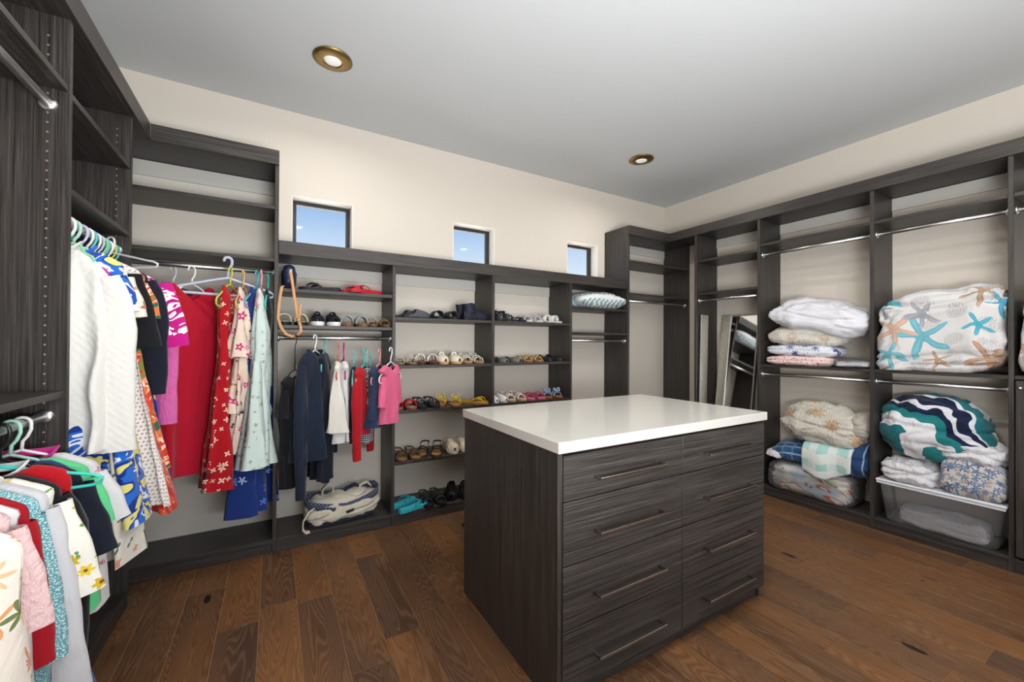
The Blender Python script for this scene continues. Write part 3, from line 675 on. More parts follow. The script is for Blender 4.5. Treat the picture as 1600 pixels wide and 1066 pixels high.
garment('navy_floral_dress', 'long royal blue dress with pale blossoms', 'dress', 'bluefloral', C(-.092,-.04,-.02), math.radians(70), cut_slip(1.40,.14,.18,.13), 'aqua', 'with the long blue floral dress on it', dip=(.07,.05), neckw=.085, folds=(6,.22))
garment('mint_dress', 'pale mint dress with grey flowers next to the closet divider', 'dress', 'mint', C(-.070,-.07,-.02), math.radians(84), [(-.088,.08,.014),(-.11,.10,.022),(-.2,.13,.03),(-.34,.15,.034),(-.5,.16,.034),(-1.12,.215,.042)], 'pink', 'with the pale mint dress on it', folds=(7,.22), dip=(.06,.04))
garment('sequin_dress', 'black sequined dress against the closet divider', 'dress', 'sequin', C(-.036,.02,-.02), math.radians(86), cut_slip(1.0,.13,.15,.12,.018), 'turquoise', 'with the black sequin dress on it', folds=(4,.04), wr=.003)
garment('dark_jumper', 'dark green jumper half hidden behind the crimson dress', 'sweater', 'dgreen', C(-.50,.06,-.02), math.radians(62), cut_tee(.8,.19), 'white', 'behind the crimson dress with a dark jumper on it', folds=(4,.1))
hanger('lilac', 'large and empty, laid across the hangers over the crimson dress', (-.235, 2.86, 1.752), math.radians(12), half=.235, drop=.10, slope=.07, thick=.008)

# ---- short rod bay
garment('black_tee', 'black short sleeved tee hanging lowest left on the short rod', 't-shirt', 'black', D(.112,-.03,-.135), math.radians(60), cut_tee(.77,.155), None, sleeves=slv_short(.165,-.15,.17,22,.07), folds=(4,.1))
hanger('black', 'with a long neck holding the black tee', D(.112,-.03), math.radians(60), half=.15, drop=.20, slope=.08, thick=.003)
garment('navy_jacket', 'navy hooded jacket with long sleeves on the short rod', 'jacket', 'navy', D(.225,-.04,.0), math.radians(58), [(-.075,.09,.04),(-.11,.13,.055),(-.16,.165,.065),(-.4,.19,.075),(-.62,.20,.075),(-.76,.2,.07)], 'white', 'with the navy jacket on it', sleeves=slv_long(.19,-.15,.80,3,.085,.05), collar='navy2', folds=(5,.14), wr=.012)
garment('navy_pullover', 'dark navy pullover behind the navy jacket', 'sweater', 'navy2', D(.285,.02,.0), math.radians(78), cut_tee(.9,.17), 'teal', 'with the dark navy pullover on it', folds=(4,.1))
garment('white_blouse', 'white sleeveless blouse on the short rod', 'blouse', 'offwhite', D(.365,-.02,-.05), math.radians(80), cut_tee(.55,.17,.035), 'coral', 'with the white blouse on it', folds=(5,.2))
garment('white_camisole', 'white camisole just right of the white blouse', 'top', 'white', D(.40,-.02,-.05), math.radians(86), cut_tee(.62,.15,.028), 'magenta', 'with the white camisole on it', folds=(4,.16))
garment('black_trousers', 'narrow black trousers on a teal hanger', 'trousers', 'black', D(.462,-.02,-.10), math.radians(78), [(-.09,.06,.012),(-.12,.085,.022),(-.3,.115,.034),(-.58,.135,.045)], 'teal', 'with the black trousers on it', folds=(3,.1), dip=(0,0))
garment('red_tee', 'red long sleeved tee in the middle of the short rod', 't-shirt', 'red2', D(.528,-.04,-.09), math.radians(60), cut_tee(.53,.165), 'turquoise', 'with the red tee on it', sleeves=slv_long(.16,-.15,.53,4,.065,.05), folds=(4,.1), hkw=dict(drop=.08))
garment('speckled_blouse', 'black and white speckled top beside the red tee', 'top', 'zebra', D(.572,.0,-.12), math.radians(80), cut_tee(.48,.15,.03), 'aqua', 'with the speckled top on it', folds=(4,.1))
garment('checked_shirt', 'small checked shirt tail behind the red tee', 'shirt', 'gingham', D(.56,.05,-.10), math.radians(80), cut_tee(.60,.15,.03), 'mint', 'with the checked shirt on it', folds=(4,.1))
garment('denim_shirt', 'dark denim shirt near the right end of the short rod', 'shirt', 'denim', D(.622,-.06,-.09), math.radians(58), cut_tee(.50,.165,.042), 'pink', 'with the denim shirt on it', sleeves=slv_short(.16,-.15,.26,8,.06), folds=(4,.1))
garment('pink_tee', 'hot pink tee poking past the shelf divider', 't-shirt', 'pink', D(.688,-.10,-.08), math.radians(50), cut_tee(.49,.115,.026), 'white', 'with the hot pink tee on it', sleeves=slv_short(.15,-.14,.20,14,.06), folds=(4,.12), hkw=dict(half=.16))

# ---- lower rod at the left edge of the picture, back to front
garment('sprig_tee', 'heather grey sprig tee with a magenta neckband on the lower rod', 't-shirt', 'greyfloral', A(1.79), .03, cut_tee(.60,.21), 'white', 'with the grey sprig tee on it', sleeves=slv_short(.22,-.14,.17,38,.075), collar='magenta', folds=(5,.12))
garment('green_tee', 'mint green tee behind the red top on the lower rod', 't-shirt', 'green', A(1.73), .0, cut_tee(.58,.2), 'mint', 'with the mint green tee on it', sleeves=slv_short(.215,-.14,.15,24,.07), folds=(4,.1))
garment('navy_tee', 'dark navy tee whose sleeve shows beside the red top', 't-shirt', 'navy2', A(1.675), .0, cut_tee(.6,.21), 'black', 'with the dark navy tee on it', sleeves=slv_short(.215,-.14,.22,26,.08), folds=(4,.1))
garment('blue_long_dress', 'long royal blue dress hanging to the floor on the lower rod', 'dress', 'royal', A(1.70), .0, cut_aline(.93,.17,.245), None, folds=(5,.16))
garment('red_blouse', 'red sleeveless top with a white piped neck on the lower rod', 'top', 'red2', A(1.61), .0, [(-.088,.10,.02),(-.10,.15,.03),(-.12,.185,.035),(-.2,.195,.04),(-.58,.2,.045)], 'turquoise', 'with the red top on it', collar='white', folds=(4,.1), hkw=dict(half=.225, slope=.06))
garment('black_jumper', 'black jumper in front of the red top on the lower rod', 'sweater', 'black', A(1.545), .0, cut_tee(.88,.2), 'white', 'with the black jumper on it', sleeves=slv_long(.205,-.15,.66,4,.07), folds=(4,.1))
garment('daisy_blouse', 'white blouse with yellow daisies on the lower rod', 'blouse', 'yellowdaisy', A(1.515), .0, cut_tee(.58,.19), 'lilac', 'with the daisy blouse on it', sleeves=slv_short(.225,-.14,.26,26,.075), folds=(4,.1))
garment('white_tunic', 'long white tunic with wide sleeves on the lower rod', 'tunic', 'lgrey', A(1.475), .0, cut_tee(.93,.2), 'white', 'with the long white tunic on it', sleeves=slv_short(.205,-.14,.48,13,.085), folds=(6,.16))
garment('teal_blouse', 'teal speckled top on the lower rod', 'top', 'tealseq', A(1.43), .0, cut_tee(.60,.20), 'aqua', 'with the teal speckled top on it', sleeves=slv_short(.20,-.14,.36,11,.075), folds=(4,.1))
garment('red_blossom_blouse', 'red top with orange blossoms on the lower rod', 'top', 'redblossom', A(1.39), .0, cut_tee(.62,.20), 'black', 'with the red blossom top on it', sleeves=slv_short(.2,-.14,.34,10,.07), folds=(4,.1))
garment('white_tee', 'plain white tee between the pink blouse and red blossom top', 't-shirt', 'white', A(1.355), .0, cut_tee(.62,.185), 'white', 'with the plain white tee on it', sleeves=slv_short(.18,-.16,.40,6,.07), folds=(4,.1))
garment('pink_blouse', 'pale pink crinkled blouse with cuffed sleeve', 'blouse', 'palepink', A(1.315), .0, cut_tee(.60,.19), 'pink', 'with the pale pink blouse on it', sleeves=slv_short(.205,-.13,.23,17,.085), folds=(6,.14))
garment('tropical_blouse', 'cream blouse with orange tropical leaves, nearest on the lower rod', 'blouse', 'creamleaf', A(1.245), .0, cut_tee(.72,.245), 'tan', 'with the cream tropical blouse on it', folds=(5,.12))
# ------------------------------------------------------------------ shoes
SHM = {}
def smat(hexc, rough=.6):
    k = (hexc, rough)
    if k not in SHM: SHM[k] = mat_plastic('shoe_'+hexc.lstrip('#'), srgb(hexc), rough, .3)
    return SHM[k]
def sspeck(name, c1, c2, scale=240, size=.35):
    if name not in SHM:
        t = NT(name); vo = t.n('ShaderNodeTexVoronoi'); t.l(t.obj(), vo.inputs['Vector']); vo.inputs['Scale'].default_value = scale
        SHM[name] = t.fin(t.mix(t.math('LESS_THAN', vo.outputs['Distance'], size), srgb(c1), srgb(c2)), .5)
    return SHM[name]
HWT = [(0,.26),(.02,.42),(.06,.56),(.14,.66),(.28,.68),(.45,.68),(.62,.86),(.74,.98),(.82,.97),(.9,.82),(.96,.58),(.99,.34),(1,.2)]
def hwf(s):
    for (a, x), (b, y) in zip(HWT, HWT[1:]):
        if s <= b: return x+(y-x)*(s-a)/(b-a)
    return .2
SS = [0,.02,.06,.12,.2,.3,.4,.5,.6,.7,.8,.88,.94,.98,1]
def sole_mesh(L, W, th, heel, inset=0.0, z0=0.0, flatbottom=True):
    bm = bmesh.new(); rings = []
    for s in SS:
        h = th+heel*max(0, 1-s/.62)**1.2; w = W*.5*hwf(s)-inset; y = -L/2+L*(inset/L+s*(1-2*inset/L))
        off = .006*math.sin(PI*s)
        zb = z0 if flatbottom else h-.004+z0
        rings.append([bm.verts.new((off-w*.94, y, zb)), bm.verts.new((off+w*.94, y, zb)), bm.verts.new((off+w, y, z0+h)), bm.verts.new((off-w, y, z0+h))])
    for A_, B_ in zip(rings, rings[1:]):
        for k in range(4): bm.faces.new((A_[k], A_[(k+1)%4], B_[(k+1)%4], B_[k]))
    bm.faces.new(rings[0][::-1]); bm.faces.new(rings[-1]); bmesh.ops.recalc_face_normals(bm, faces=bm.faces)
    return bm
def strap_bm(bm, pts, width, thick=.0025, wd=(0,1,0)):
    P = [Vector(p) for p in pts]; n = len(P); rings = []
    for i, p in enumerate(P):
        t = (P[min(n-1,i+1)]-P[max(0,i-1)]).normalized(); w = Vector(wd); w = (w-t*w.dot(t)); w = w.normalized() if w.length > 1e-5 else t.orthogonal().normalized()
        nn = t.cross(w).normalized(); wi = width[i] if isinstance(width, (list,tuple)) else width
        rings.append([bm.verts.new(p+w*wi/2*a+nn*thick*b) for a, b in ((-1,-1),(1,-1),(1,1),(-1,1))])
    for A_, B_ in zip(rings, rings[1:]):
        for k in range(4): bm.faces.new((A_[k], A_[(k+1)%4], B_[(k+1)%4], B_[k]))
    bm.faces.new(rings[0][::-1]); bm.faces.new(rings[-1])
def arc_pts(y, hw, z, h, n=9, dy=0.0, cx=.004):
    return [(cx-hw*math.cos(PI*i/(n-1)), y+dy*math.sin(PI*i/(n-1)), z+h*math.sin(PI*i/(n-1))**.8) for i in range(n)]
def strap(name, pts, width, mat, parent, thick=.0025, wd=(0,1,0)):
    bm = bmesh.new(); strap_bm(bm, pts, width, thick, wd); bmesh.ops.recalc_face_normals(bm, faces=bm.faces)
    return mesh_obj(name, bm, mat, parent, True)
def upper_bm(L, W, z0, heelh, vamph, toeh, opening=(.05,.56), fuzz=0.0, bulge=1.03):
    bm = bmesh.new(); ns, nf = 26, 18; grid = []; S = Vector((random.random()*9, 3, 1))
    for i in range(ns):
        s = i/(ns-1); y = -L/2+L*s; w = W*.5*hwf(s)*bulge
        if s < .12: top = heelh*(.55+.45*(s/.12)**.5)
        elif s < opening[1]: f = (s-.12)/(opening[1]-.12); top = heelh*(1-f)+vamph*f
        else:
            f = (s-opening[1])/(1-opening[1]); top = vamph*(1-f**1.6)+toeh*f**1.6
            if s > .97: top *= .8
        row = []
        for k in range(nf):
            a = PI*k/(nf-1); c, sn = math.cos(a), math.sin(a)
            v = Vector((.006*math.sin(PI*s)-w*math.copysign(abs(c)**.7,c), y, z0+top*sn**.75))
            if fuzz: v += Vector((noise.noise(v*90+S), noise.noise(v*90+S*2), abs(noise.noise(v*90+S*3))))*fuzz
            row.append(bm.verts.new(v))
        grid.append(row)
    for i in range(ns-1):
        s = (i+.5)/(ns-1)
        for k in range(nf-1):
            a = (k+.5)/(nf-1)
            if opening[0] < s < opening[1] and abs(a-.5) < .30*min(1, (1-abs((s-opening[0])/(opening[1]-opening[0])*2-1)**4)*1.2): continue
            bm.faces.new((grid[i][k], grid[i+1][k], grid[i+1][k+1], grid[i][k+1]))
    return bm
SHOE_N = [0]
def shoe(kind, sx, root, c, L=.245, W=.088):
    """c: dict of colours; root: Empty carrying the shoe's parts"""
    sole = smat(c.get('sole', '#6b4f38')); bed = c['bedm'] if 'bedm' in c else smat(c.get('bed', c.get('sole', '#8a6a4a'))); st = c['strapm'] if 'strapm' in c else smat(c.get('strap', '#333333'))
    th = c.get('th', .014); heel = c.get('heel', .004)
    mesh_obj('sole', sole_mesh(L, W, th, heel), sole, root)
    ztop = lambda s: th+heel*max(0,1-s/.62)**1.2
    yy = lambda s: -L/2+L*s
    if kind in ('flipflop', 'slide', 'sandal', 'strappy', 'bow'):
        mesh_obj('footbed', sole_mesh(L, W, th+.003, heel, .004, 0), bed, root)
    if kind == 'flipflop':
        z = ztop(.8)+.003; bm = bmesh.new()
        toe = (.004*sx, yy(.80), z)
        for s_ in (-1, 1):
            e = (.003+s_*W*.40, yy(.45), ztop(.45)+.002)
            mid = (s_*W*.24, yy(.66), z+.026); q1 = (s_*W*.06, yy(.775), z+.018)
            strap_bm(bm, [toe, (toe[0],toe[1],z+.012), q1, mid, ((mid[0]+e[0])/2+s_*.006, (mid[1]+e[1])/2, z+.024), e], [.006,.007,.012,.018,.016,.013], .0022, (0,.5,.9) if False else (s_*.5,.85,.2))
        bmesh.ops.recalc_face_normals(bm, faces=bm.faces); mesh_obj('thong_strap', bm, st, root, True)
    elif kind == 'slide':
        strap('strap', arc_pts(yy(.66), W*.46, ztop(.66), c.get('h', .045)), c.get('bw', .075), st, root, .003)
        if c.get('two'): strap('strap', arc_pts(yy(.45), W*.40, ztop(.45), .055), .03, st, root, .003)
    elif kind in ('sandal', 'strappy', 'bow'):
        strap('strap', arc_pts(yy(.76), W*.47, ztop(.76), .036), .018, st, root); strap('strap', arc_pts(yy(.60), W*.43, ztop(.6), .048, dy=.01), .016, st, root)
        if kind == 'strappy':
            for a, b in ((.80,.56),(.56,.80)):
                p = [(-W*.44*(1-2*i/8)+.004, yy(a+(b-a)*i/8), ztop(.7)+.042*math.sin(PI*i/8)) for i in range(9)]; strap('cross_strap', p, .010, st, root)
        hh = c.get('back', .055)*.55; pts = [(.004+W*.34*math.cos(a), yy(.16)-W*.32*max(0,math.sin(a))*1.0 + (.05 if abs(math.cos(a)) > .99 else 0), ztop(.1)+hh) for a in [PI*i/12 for i in range(13)]]
        pts = [(.004+W*.35, yy(.38), ztop(.38)+.004)] + [(p[0], p[1], p[2]) for p in pts] + [(.004-W*.35, yy(.38), ztop(.38)+.004)]
        strap('heel_strap', pts, .011, st, root, .002, (0,0,1))
        if kind == 'bow':
            zc = ztop(.7)+.047; yc = yy(.70); bmm = smat(c.get('bow', c.get('strap')))
            for s_ in (-1, 1):
                loop = [(.004+s_*.030*math.sin(a)**.8 if a < PI-.01 else .004, yc+.012*math.cos(a*1.0)*(-1), zc+.020*math.sin(2*a)*.7+.012*math.sin(a)) for a in [PI*i/10 for i in range(11)]]
                strap('bow_loop', loop, .026, bmm, root, .002, (0,1,.3))
            strap('bow_knot', arc_pts(yc, .008, zc-.004, .012), .014, bmm, root, .003)
    elif kind == 'sneaker':
        mesh_obj('upper', upper_bm(L*.985, W*.97, th*.8, c.get('hh',.062), .060, .034, (.06,.54)), st, root, True)
        strap('tongue', arc_pts(yy(.52), W*.20, th+.045, .022), .06, smat(c.get('tongue', c.get('strap','#222222'))), root, .004)
        mesh_obj('midsole_band', sole_mesh(L*1.012, W*1.03, th*.75, 0, 0, .004), smat(c.get('band', c.get('sole','#eeeeee'))), root)
    elif kind == 'flat':
        mesh_obj('upper', upper_bm(L*.985, W*.98, th*.6, c.get('hh',.045), .040, .026, (.05,.62)), st, root, True); mesh_obj('insole', sole_mesh(L*.96, W*.9, th+.003, heel, .004), bed, root)
    elif kind == 'mule':
        mesh_obj('upper', upper_bm(L*.985, W*.98, th*.6, .012, .060, .030, (-.1,.46)), st, root, True); mesh_obj('insole', sole_mesh(L*.96, W*.9, th+.003, heel, .004), bed, root)
    elif kind == 'slipper':
        mesh_obj('upper', upper_bm(L*.985, W*1.06, th*.5, .075, .078, .045, (.08,.45), .010), st, root, True)
    elif kind == 'boot':
        mesh_obj('upper', upper_bm(L*.985, W*.97, th*.7, .075, .070, .035, (.06,.44)), st, root, True)
        bm = bmesh.new(); rings = []
        for z, a, b, cy in ((.05,.040,.056,-.055),(.075,.038,.052,-.060),(.105,.037,.050,-.066),(.125,.038,.052,-.068)):
            rings.append([bm.verts.new((.004+a*math.cos(2*PI*k/20), cy+b*math.sin(2*PI*k/20), z+.006*math.cos(2*PI*k/20*2))) for k in range(20)])
        for A_, B_ in zip(rings, rings[1:]):
            for k in range(20): bm.faces.new((A_[k],A_[(k+1)%20],B_[(k+1)%20],B_[k]))
        mesh_obj('shaft', bm, st, root, True)
def pair(kind, name, label, cx, z, c, rz=PI, gap=.045, cy=3.0, L=.245, W=.086, splay=.05, stag=.0, sides=('left','right'), skew=0):
    """two single shoes side by side; rz = direction the toes point (PI: to the room)"""
    d = Vector((math.cos(rz), math.sin(rz), 0))
    if abs(abs(math.sin(rz))-1) < .6 and abs(math.cos(rz)) < .8: pass
    for k, s_ in enumerate((-1, 1)):
        side = Vector((math.cos(rz), math.sin(rz), 0))*s_*gap; fwd = Vector((-math.sin(rz), math.cos(rz), 0))*s_*stag
        p = Vector((cx, cy, z+.0012)) + side + fwd
        r = empty(name, p, rz - s_*splay + skew)
        left = (p.x < cx-1e-4) if abs(side.x) > .01 else None
        if left is None: w = 'nearer the room of its pair' if p.y < cy else 'nearer the wall of its pair'
        else: w = 'left one of its pair' if left else 'right one of its pair'
        tag(r, '%s, %s' % (label, w), 'shoe', 'shoes on the shelves')
        shoe(kind, s_, r, c, L, W)
Z1, Z2, Z3, Z4, Z5 = 1.462, 1.120, .799, .439, .080
# bay with the handbag: upper shelf 1.615, lower shelf 1.388
pair('flipflop', 'flip_flop', 'dark brown flip-flop lying on the handbag shelf', .265, 1.615, dict(sole='#2a2327', bed='#3a2e30', strap='#4a3a3c', th=.018), rz=1.32, gap=.05, cy=2.96)
pair('flipflop', 'flip_flop', 'bright red flip-flop on the handbag shelf', .52, 1.615, dict(sole='#c4202f', bed='#d02a38', strap='#d23540', th=.022), rz=1.95, gap=.055, cy=2.96)
pair('slide', 'espadrille', 'cream dotted espadrille behind the tan strap', .105, 1.388, dict(sole='#16161a', bed='#d9cba6', strapm=sspeck('cream_dotted', '#e6d9b4', '#5a4630'), th=.020, h=.05, bw=.10), gap=.043, cy=2.995, W=.082)
pair('sneaker', 'slip_on_sneaker', 'black slip-on sneaker with a white sole', .295, 1.388, dict(sole='#e6e6e6', strap='#1a1d24', band='#ecebea', tongue='#101216', th=.026, hh=.075), gap=.046, cy=2.995, W=.086, L=.25)
pair('slide', 'grey_slide', 'grey blue snake pattern slide sandal', .475, 1.388, dict(sole='#7a5238', bed='#9a7352', strapm=sspeck('snake_blue', '#a9b3b8', '#6f7f8a', 160, .4), th=.018, h=.055, bw=.085), gap=.045, cy=2.995)
pair('sandal', 'tan_sandal', 'small tan strap sandal at the shelf end', .635, 1.388, dict(sole='#5a3f2a', bed='#a88255', strap='#8a6a45', th=.014, back=.03), gap=.040, cy=2.995, W=.075)
# first shoe column
pair('mule', 'grey_mule', 'charcoal mule on the top shoe shelf', .885, Z1, dict(sole='#262629', strap='#55535a', bed='#2b2b2f', th=.012), rz=-1.15, gap=.05, cy=2.995)
pair('slide', 'black_slide', 'black slide on the top shoe shelf', 1.13, Z1, dict(sole='#1d1e22', bed='#24252a', strap='#26282e', th=.016, h=.045, bw=.11), gap=.055, cy=2.995)
pair('boot', 'ankle_boot', 'black suede ankle boot on the top shoe shelf', 1.375, Z1, dict(sole='#15151a', strap='#1c2030', th=.02), rz=-1.35, gap=.055, cy=2.99, W=.085)
pair('sandal', 'snakeskin_sandal', 'snakeskin sandal at the left of the second shoe shelf', .825, Z2, dict(sole='#5f4a38', bed='#b59b78', strapm=sspeck('snake_tan', '#c9bfa8', '#6f6454', 200, .38), th=.014, back=.035), gap=.043, cy=2.99)
pair('slide', 'brown_slide', 'brown sandal with a white band', .985, Z2, dict(sole='#3f2a20', bed='#8a5232', strapm=sspeck('white_brown', '#e4dfd6', '#7c4a2c', 60, .3), th=.02, h=.055, bw=.05, two=True), gap=.046, cy=2.99)
pair('sneaker', 'cream_sneaker', 'cream lace shoe with a tan sole', 1.165, Z2, dict(sole='#b88a58', strap='#e3d9c8', band='#c79a68', tongue='#efe8da', th=.02, hh=.06), gap=.050, cy=2.99)
pair('sandal', 'white_wedge', 'off white wedge sandal with a brown sole', 1.36, Z2, dict(sole='#8a6444', bed='#c9ab84', strap='#dcd6ca', th=.014, heel=.04, back=.05), gap=.046, cy=2.99)
pair('slide', 'red_slide', 'red slide on the third shoe shelf', .815, Z3, dict(sole='#6d4a34', bed='#a8886a', strap='#b81c28', th=.016, h=.05, bw=.07), gap=.046, cy=2.98)
pair('sandal', 'black_sandal', 'black thick strap sandal on the third shoe shelf', .99, Z3, dict(sole='#1b1c20', bed='#2c2e33', strap='#23262c', th=.02, back=.06), gap=.047, cy=2.98)
pair('bow', 'yellow_bow_sandal', 'yellow sandal with a ruffled bow', 1.185, Z3, dict(sole='#8a5c30', bed='#c08a4a', strap='#e3c748', bow='#ecd65a', th=.014, back=.02), gap=.055, cy=2.98, rz=PI-.5)
pair('flipflop', 'yellow_flip_flop', 'mustard yellow flip-flop at the end of the third shelf', 1.40, Z3, dict(sole='#a8782e', bed='#c99a44', strap='#d8b52c', th=.012), rz=PI+.9, gap=.045, cy=2.98)
pair('strappy', 'brown_sandal', 'brown strappy sandal on the fourth shoe shelf', .845, Z4, dict(sole='#5e4128', bed='#9c764c', strap='#5a4636', th=.014, back=.055), gap=.047, cy=2.97)
pair('sandal', 'black_cork_sandal', 'black strap sandal with a cork footbed', 1.03, Z4, dict(sole='#4a3524', bed='#a47c4e', strap='#17181b', th=.02, back=.09), gap=.050, cy=2.97, rz=PI-.45)
pair('slipper', 'beige_slipper', 'beige fleece slipper beside the island', 1.245, Z4, dict(sole='#cdbfa8', strap='#d9cbb2', th=.02), gap=.050, cy=2.985, L=.24)
pair('flipflop', 'turquoise_flip_flop', 'turquoise flip-flop on the bottom shoe shelf', .855, Z5, dict(sole='#35b4c4', bed='#45c4d2', strap='#2aa2b4', th=.02), rz=-1.15, gap=.060, cy=2.955)
pair('strappy', 'black_gem_sandal', 'black jewelled sandal on the bottom shoe shelf', 1.04, Z5, dict(sole='#141416', bed='#26262a', strapm=sspeck('black_silver', '#1a1a1e', '#9a9a9e', 130, .22), th=.014, back=.07), gap=.047, cy=2.965)
pair('slipper', 'fuzzy_slipper', 'black fuzzy slipper on the bottom shoe shelf', 1.265, Z5, dict(sole='#0e0e10', strap='#131316', th=.02), gap=.055, cy=2.98, rz=PI-.35, W=.1)
# second shoe column
pair('sneaker', 'black_sport_sandal', 'black sport shoe with white stripes beside the divider', 1.61, Z1, dict(sole='#1b1b1f', strapm=sspeck('black_white_strap', '#1a1b1f', '#e8e8e8', 45, .25), band='#222226', th=.02), gap=.042, cy=2.99, rz=PI+.25)
pair('flipflop', 'black_flip_flop', 'low black flip-flop between the sport shoes and silver sandals', 1.765, Z1, dict(sole='#1e1e22', bed='#2a2a2e', strap='#2e2e33', th=.012), gap=.040, cy=2.99, W=.07)
pair('strappy', 'silver_sandal', 'silver woven sandal on the top shoe shelf', 1.925, Z1, dict(sole='#b8b8b6', bed='#cfcfcc', strap='#b4b6b8', th=.014, back=.04), gap=.048, cy=2.99)
pair('slide', 'white_slide', 'white twisted band slide next to the silver sandals', 2.115, Z1, dict(sole='#b9b3aa', bed='#cdc7bd', strap='#d6d4d0', th=.014, h=.055, bw=.06), gap=.050, cy=2.99, rz=PI+.3)
pair('flat', 'grey_flat', 'grey ballet flat on the second shelf behind the island', 1.70, Z2, dict(sole='#4a4c52', bed='#55585f', strap='#6c6c66', th=.008), gap=.058, cy=2.99)
pair('strappy', 'gold_sandal', 'gold woven sandal on the second shelf', 1.93, Z2, dict(sole='#7a5a3a', bed='#b08c60', strapm=sspeck('gold_weave', '#b9986a', '#7d5f3e', 220, .4), th=.014, back=.05), gap=.050, cy=2.99)
pair('flat', 'black_flat', 'black flat with a pale buckle at the shelf end', 2.15, Z2, dict(sole='#121214', bed='#26262a', strap='#1d1d20', th=.01, hh=.06), gap=.052, cy=2.99)
pair('mule', 'white_mule', 'white open back mule against the divider above the island', 1.585, Z3, dict(sole='#c9c4bc', bed='#d8d3cb', strap='#e6e4e0', th=.012), gap=.036, cy=2.98, W=.066)
pair('strappy', 'cream_strappy_sandal', 'cream strappy sandal just above the island top', 1.755, Z3, dict(sole='#b08f70', bed='#d9c0a4', strap='#ead9cc', th=.014, back=.07), gap=.048, cy=2.98)
pair('sandal', 'rose_sandal', 'rose pink sandal just above the island top', 1.945, Z3, dict(sole='#c45e74', bed='#d87a90', strap='#c2506c', th=.014, back=.025), gap=.048, cy=2.98)
pair('bow', 'blue_bow_sandal', 'pale blue bow sandal just above the island top', 2.13, Z3, dict(sole='#8a5232', bed='#a86a42', strap='#9ab0cc', bow='#a8c0dc', th=.014, back=.02), gap=.050, cy=2.98)
# ------------------------------------------------------------------ soft goods
def soft_mesh(dims, ex=(.55,.45), seed=1, wr=.012, creases=.008, grooves=(), front='x', nu=110, nv=70, sag=0.0, tilt=0.0, fine=14, uvoff=(0,0), corners=0.0):
    """cushion-like closed body, centre of its base at the origin; base flattened"""
    sx, sy, sz = [d/2 for d in dims]; verts, faces, uvs = [], [], []; S = Vector((seed*4.1, seed*1.7, seed*9.3))
    def pw(v, e): return math.copysign(abs(v)**e, v)
    for j in range(nv+1):
        ph = -PI/2+PI*j/nv
        for i in range(nu):
            th = 2*PI*i/nu; cp, sp = math.cos(ph), math.sin(ph)
            x = pw(cp, ex[1])*pw(math.cos(th), ex[0]); y = pw(cp, ex[1])*pw(math.sin(th), ex[0]); z = pw(sp, ex[1])
            if corners:
                k = (abs(x)*abs(y))**2; x *= 1+corners*k; y *= 1+corners*k; z *= 1-.75*k
            v = Vector((x*sx, y*sy, z*sz)); nrm = Vector((x/sx, y/sy, z/sz)).normalized()
            a = noise.noise(v*6+S); b = noise.noise(v*fine+S*1.7); r = 1-abs(noise.noise(Vector((v.x*7, v.y*5, v.z*16))+S*2.3))*2
            d = wr*(a*1.4+b*.6) - creases*max(0, r-.55)*2.2
            rd = 0.0
            for fr_, am in ((8.0, 1.0), (17.0, .55), (34.0, .25)):
                rd += am*(1-abs(noise.noise(Vector((v.x*fr_*.8, v.y*fr_*.8, v.z*fr_*1.5))+S*fr_))*2.2)
            d += wr*.55*(rd-.5)
            for g in grooves: d -= g[1]*math.exp(-((v.z-(g[0]-.5)*2*sz - .01*noise.noise(v*5+S))/g[2])**2)
            v += nrm*d
            v.z += sag*((x*x+y*y)*.5-.5) + tilt*(v.y if front == 'x' else v.x)
            verts.append(v)
    mz = min(v.z for v in verts); 
    for v in verts: v.z = max(v.z, -sz*.93)+sz*.93
    for j in range(nv):
        for i in range(nu):
            i2 = (i+1) % nu; q = (j*nu+i, j*nu+i2, (j+1)*nu+i2, (j+1)*nu+i); faces.append(q)
            for k in q:
                v = verts[k]
                uvs.append((v.y+uvoff[0], v.z+v.x+uvoff[1]) if front == 'x' else (v.x+uvoff[0], v.z+v.y+uvoff[1]))
    me = bpy.data.meshes.new('soft'); me.from_pydata([v[:] for v in verts], [], faces); ul = me.uv_layers.new(name='UVMap')
    for li, uv in enumerate(uvs): ul.data[li].uv = uv
    me.validate(); me.update(); return me
def soft(name, label, cat, loc, dims, mat, rot=(0,0,0), group=None, **kw):
    o = me_obj(name, soft_mesh(dims, **kw), mat, None, True); o.location = loc; o.rotation_euler = rot
    tag(o, label, cat, group); return o
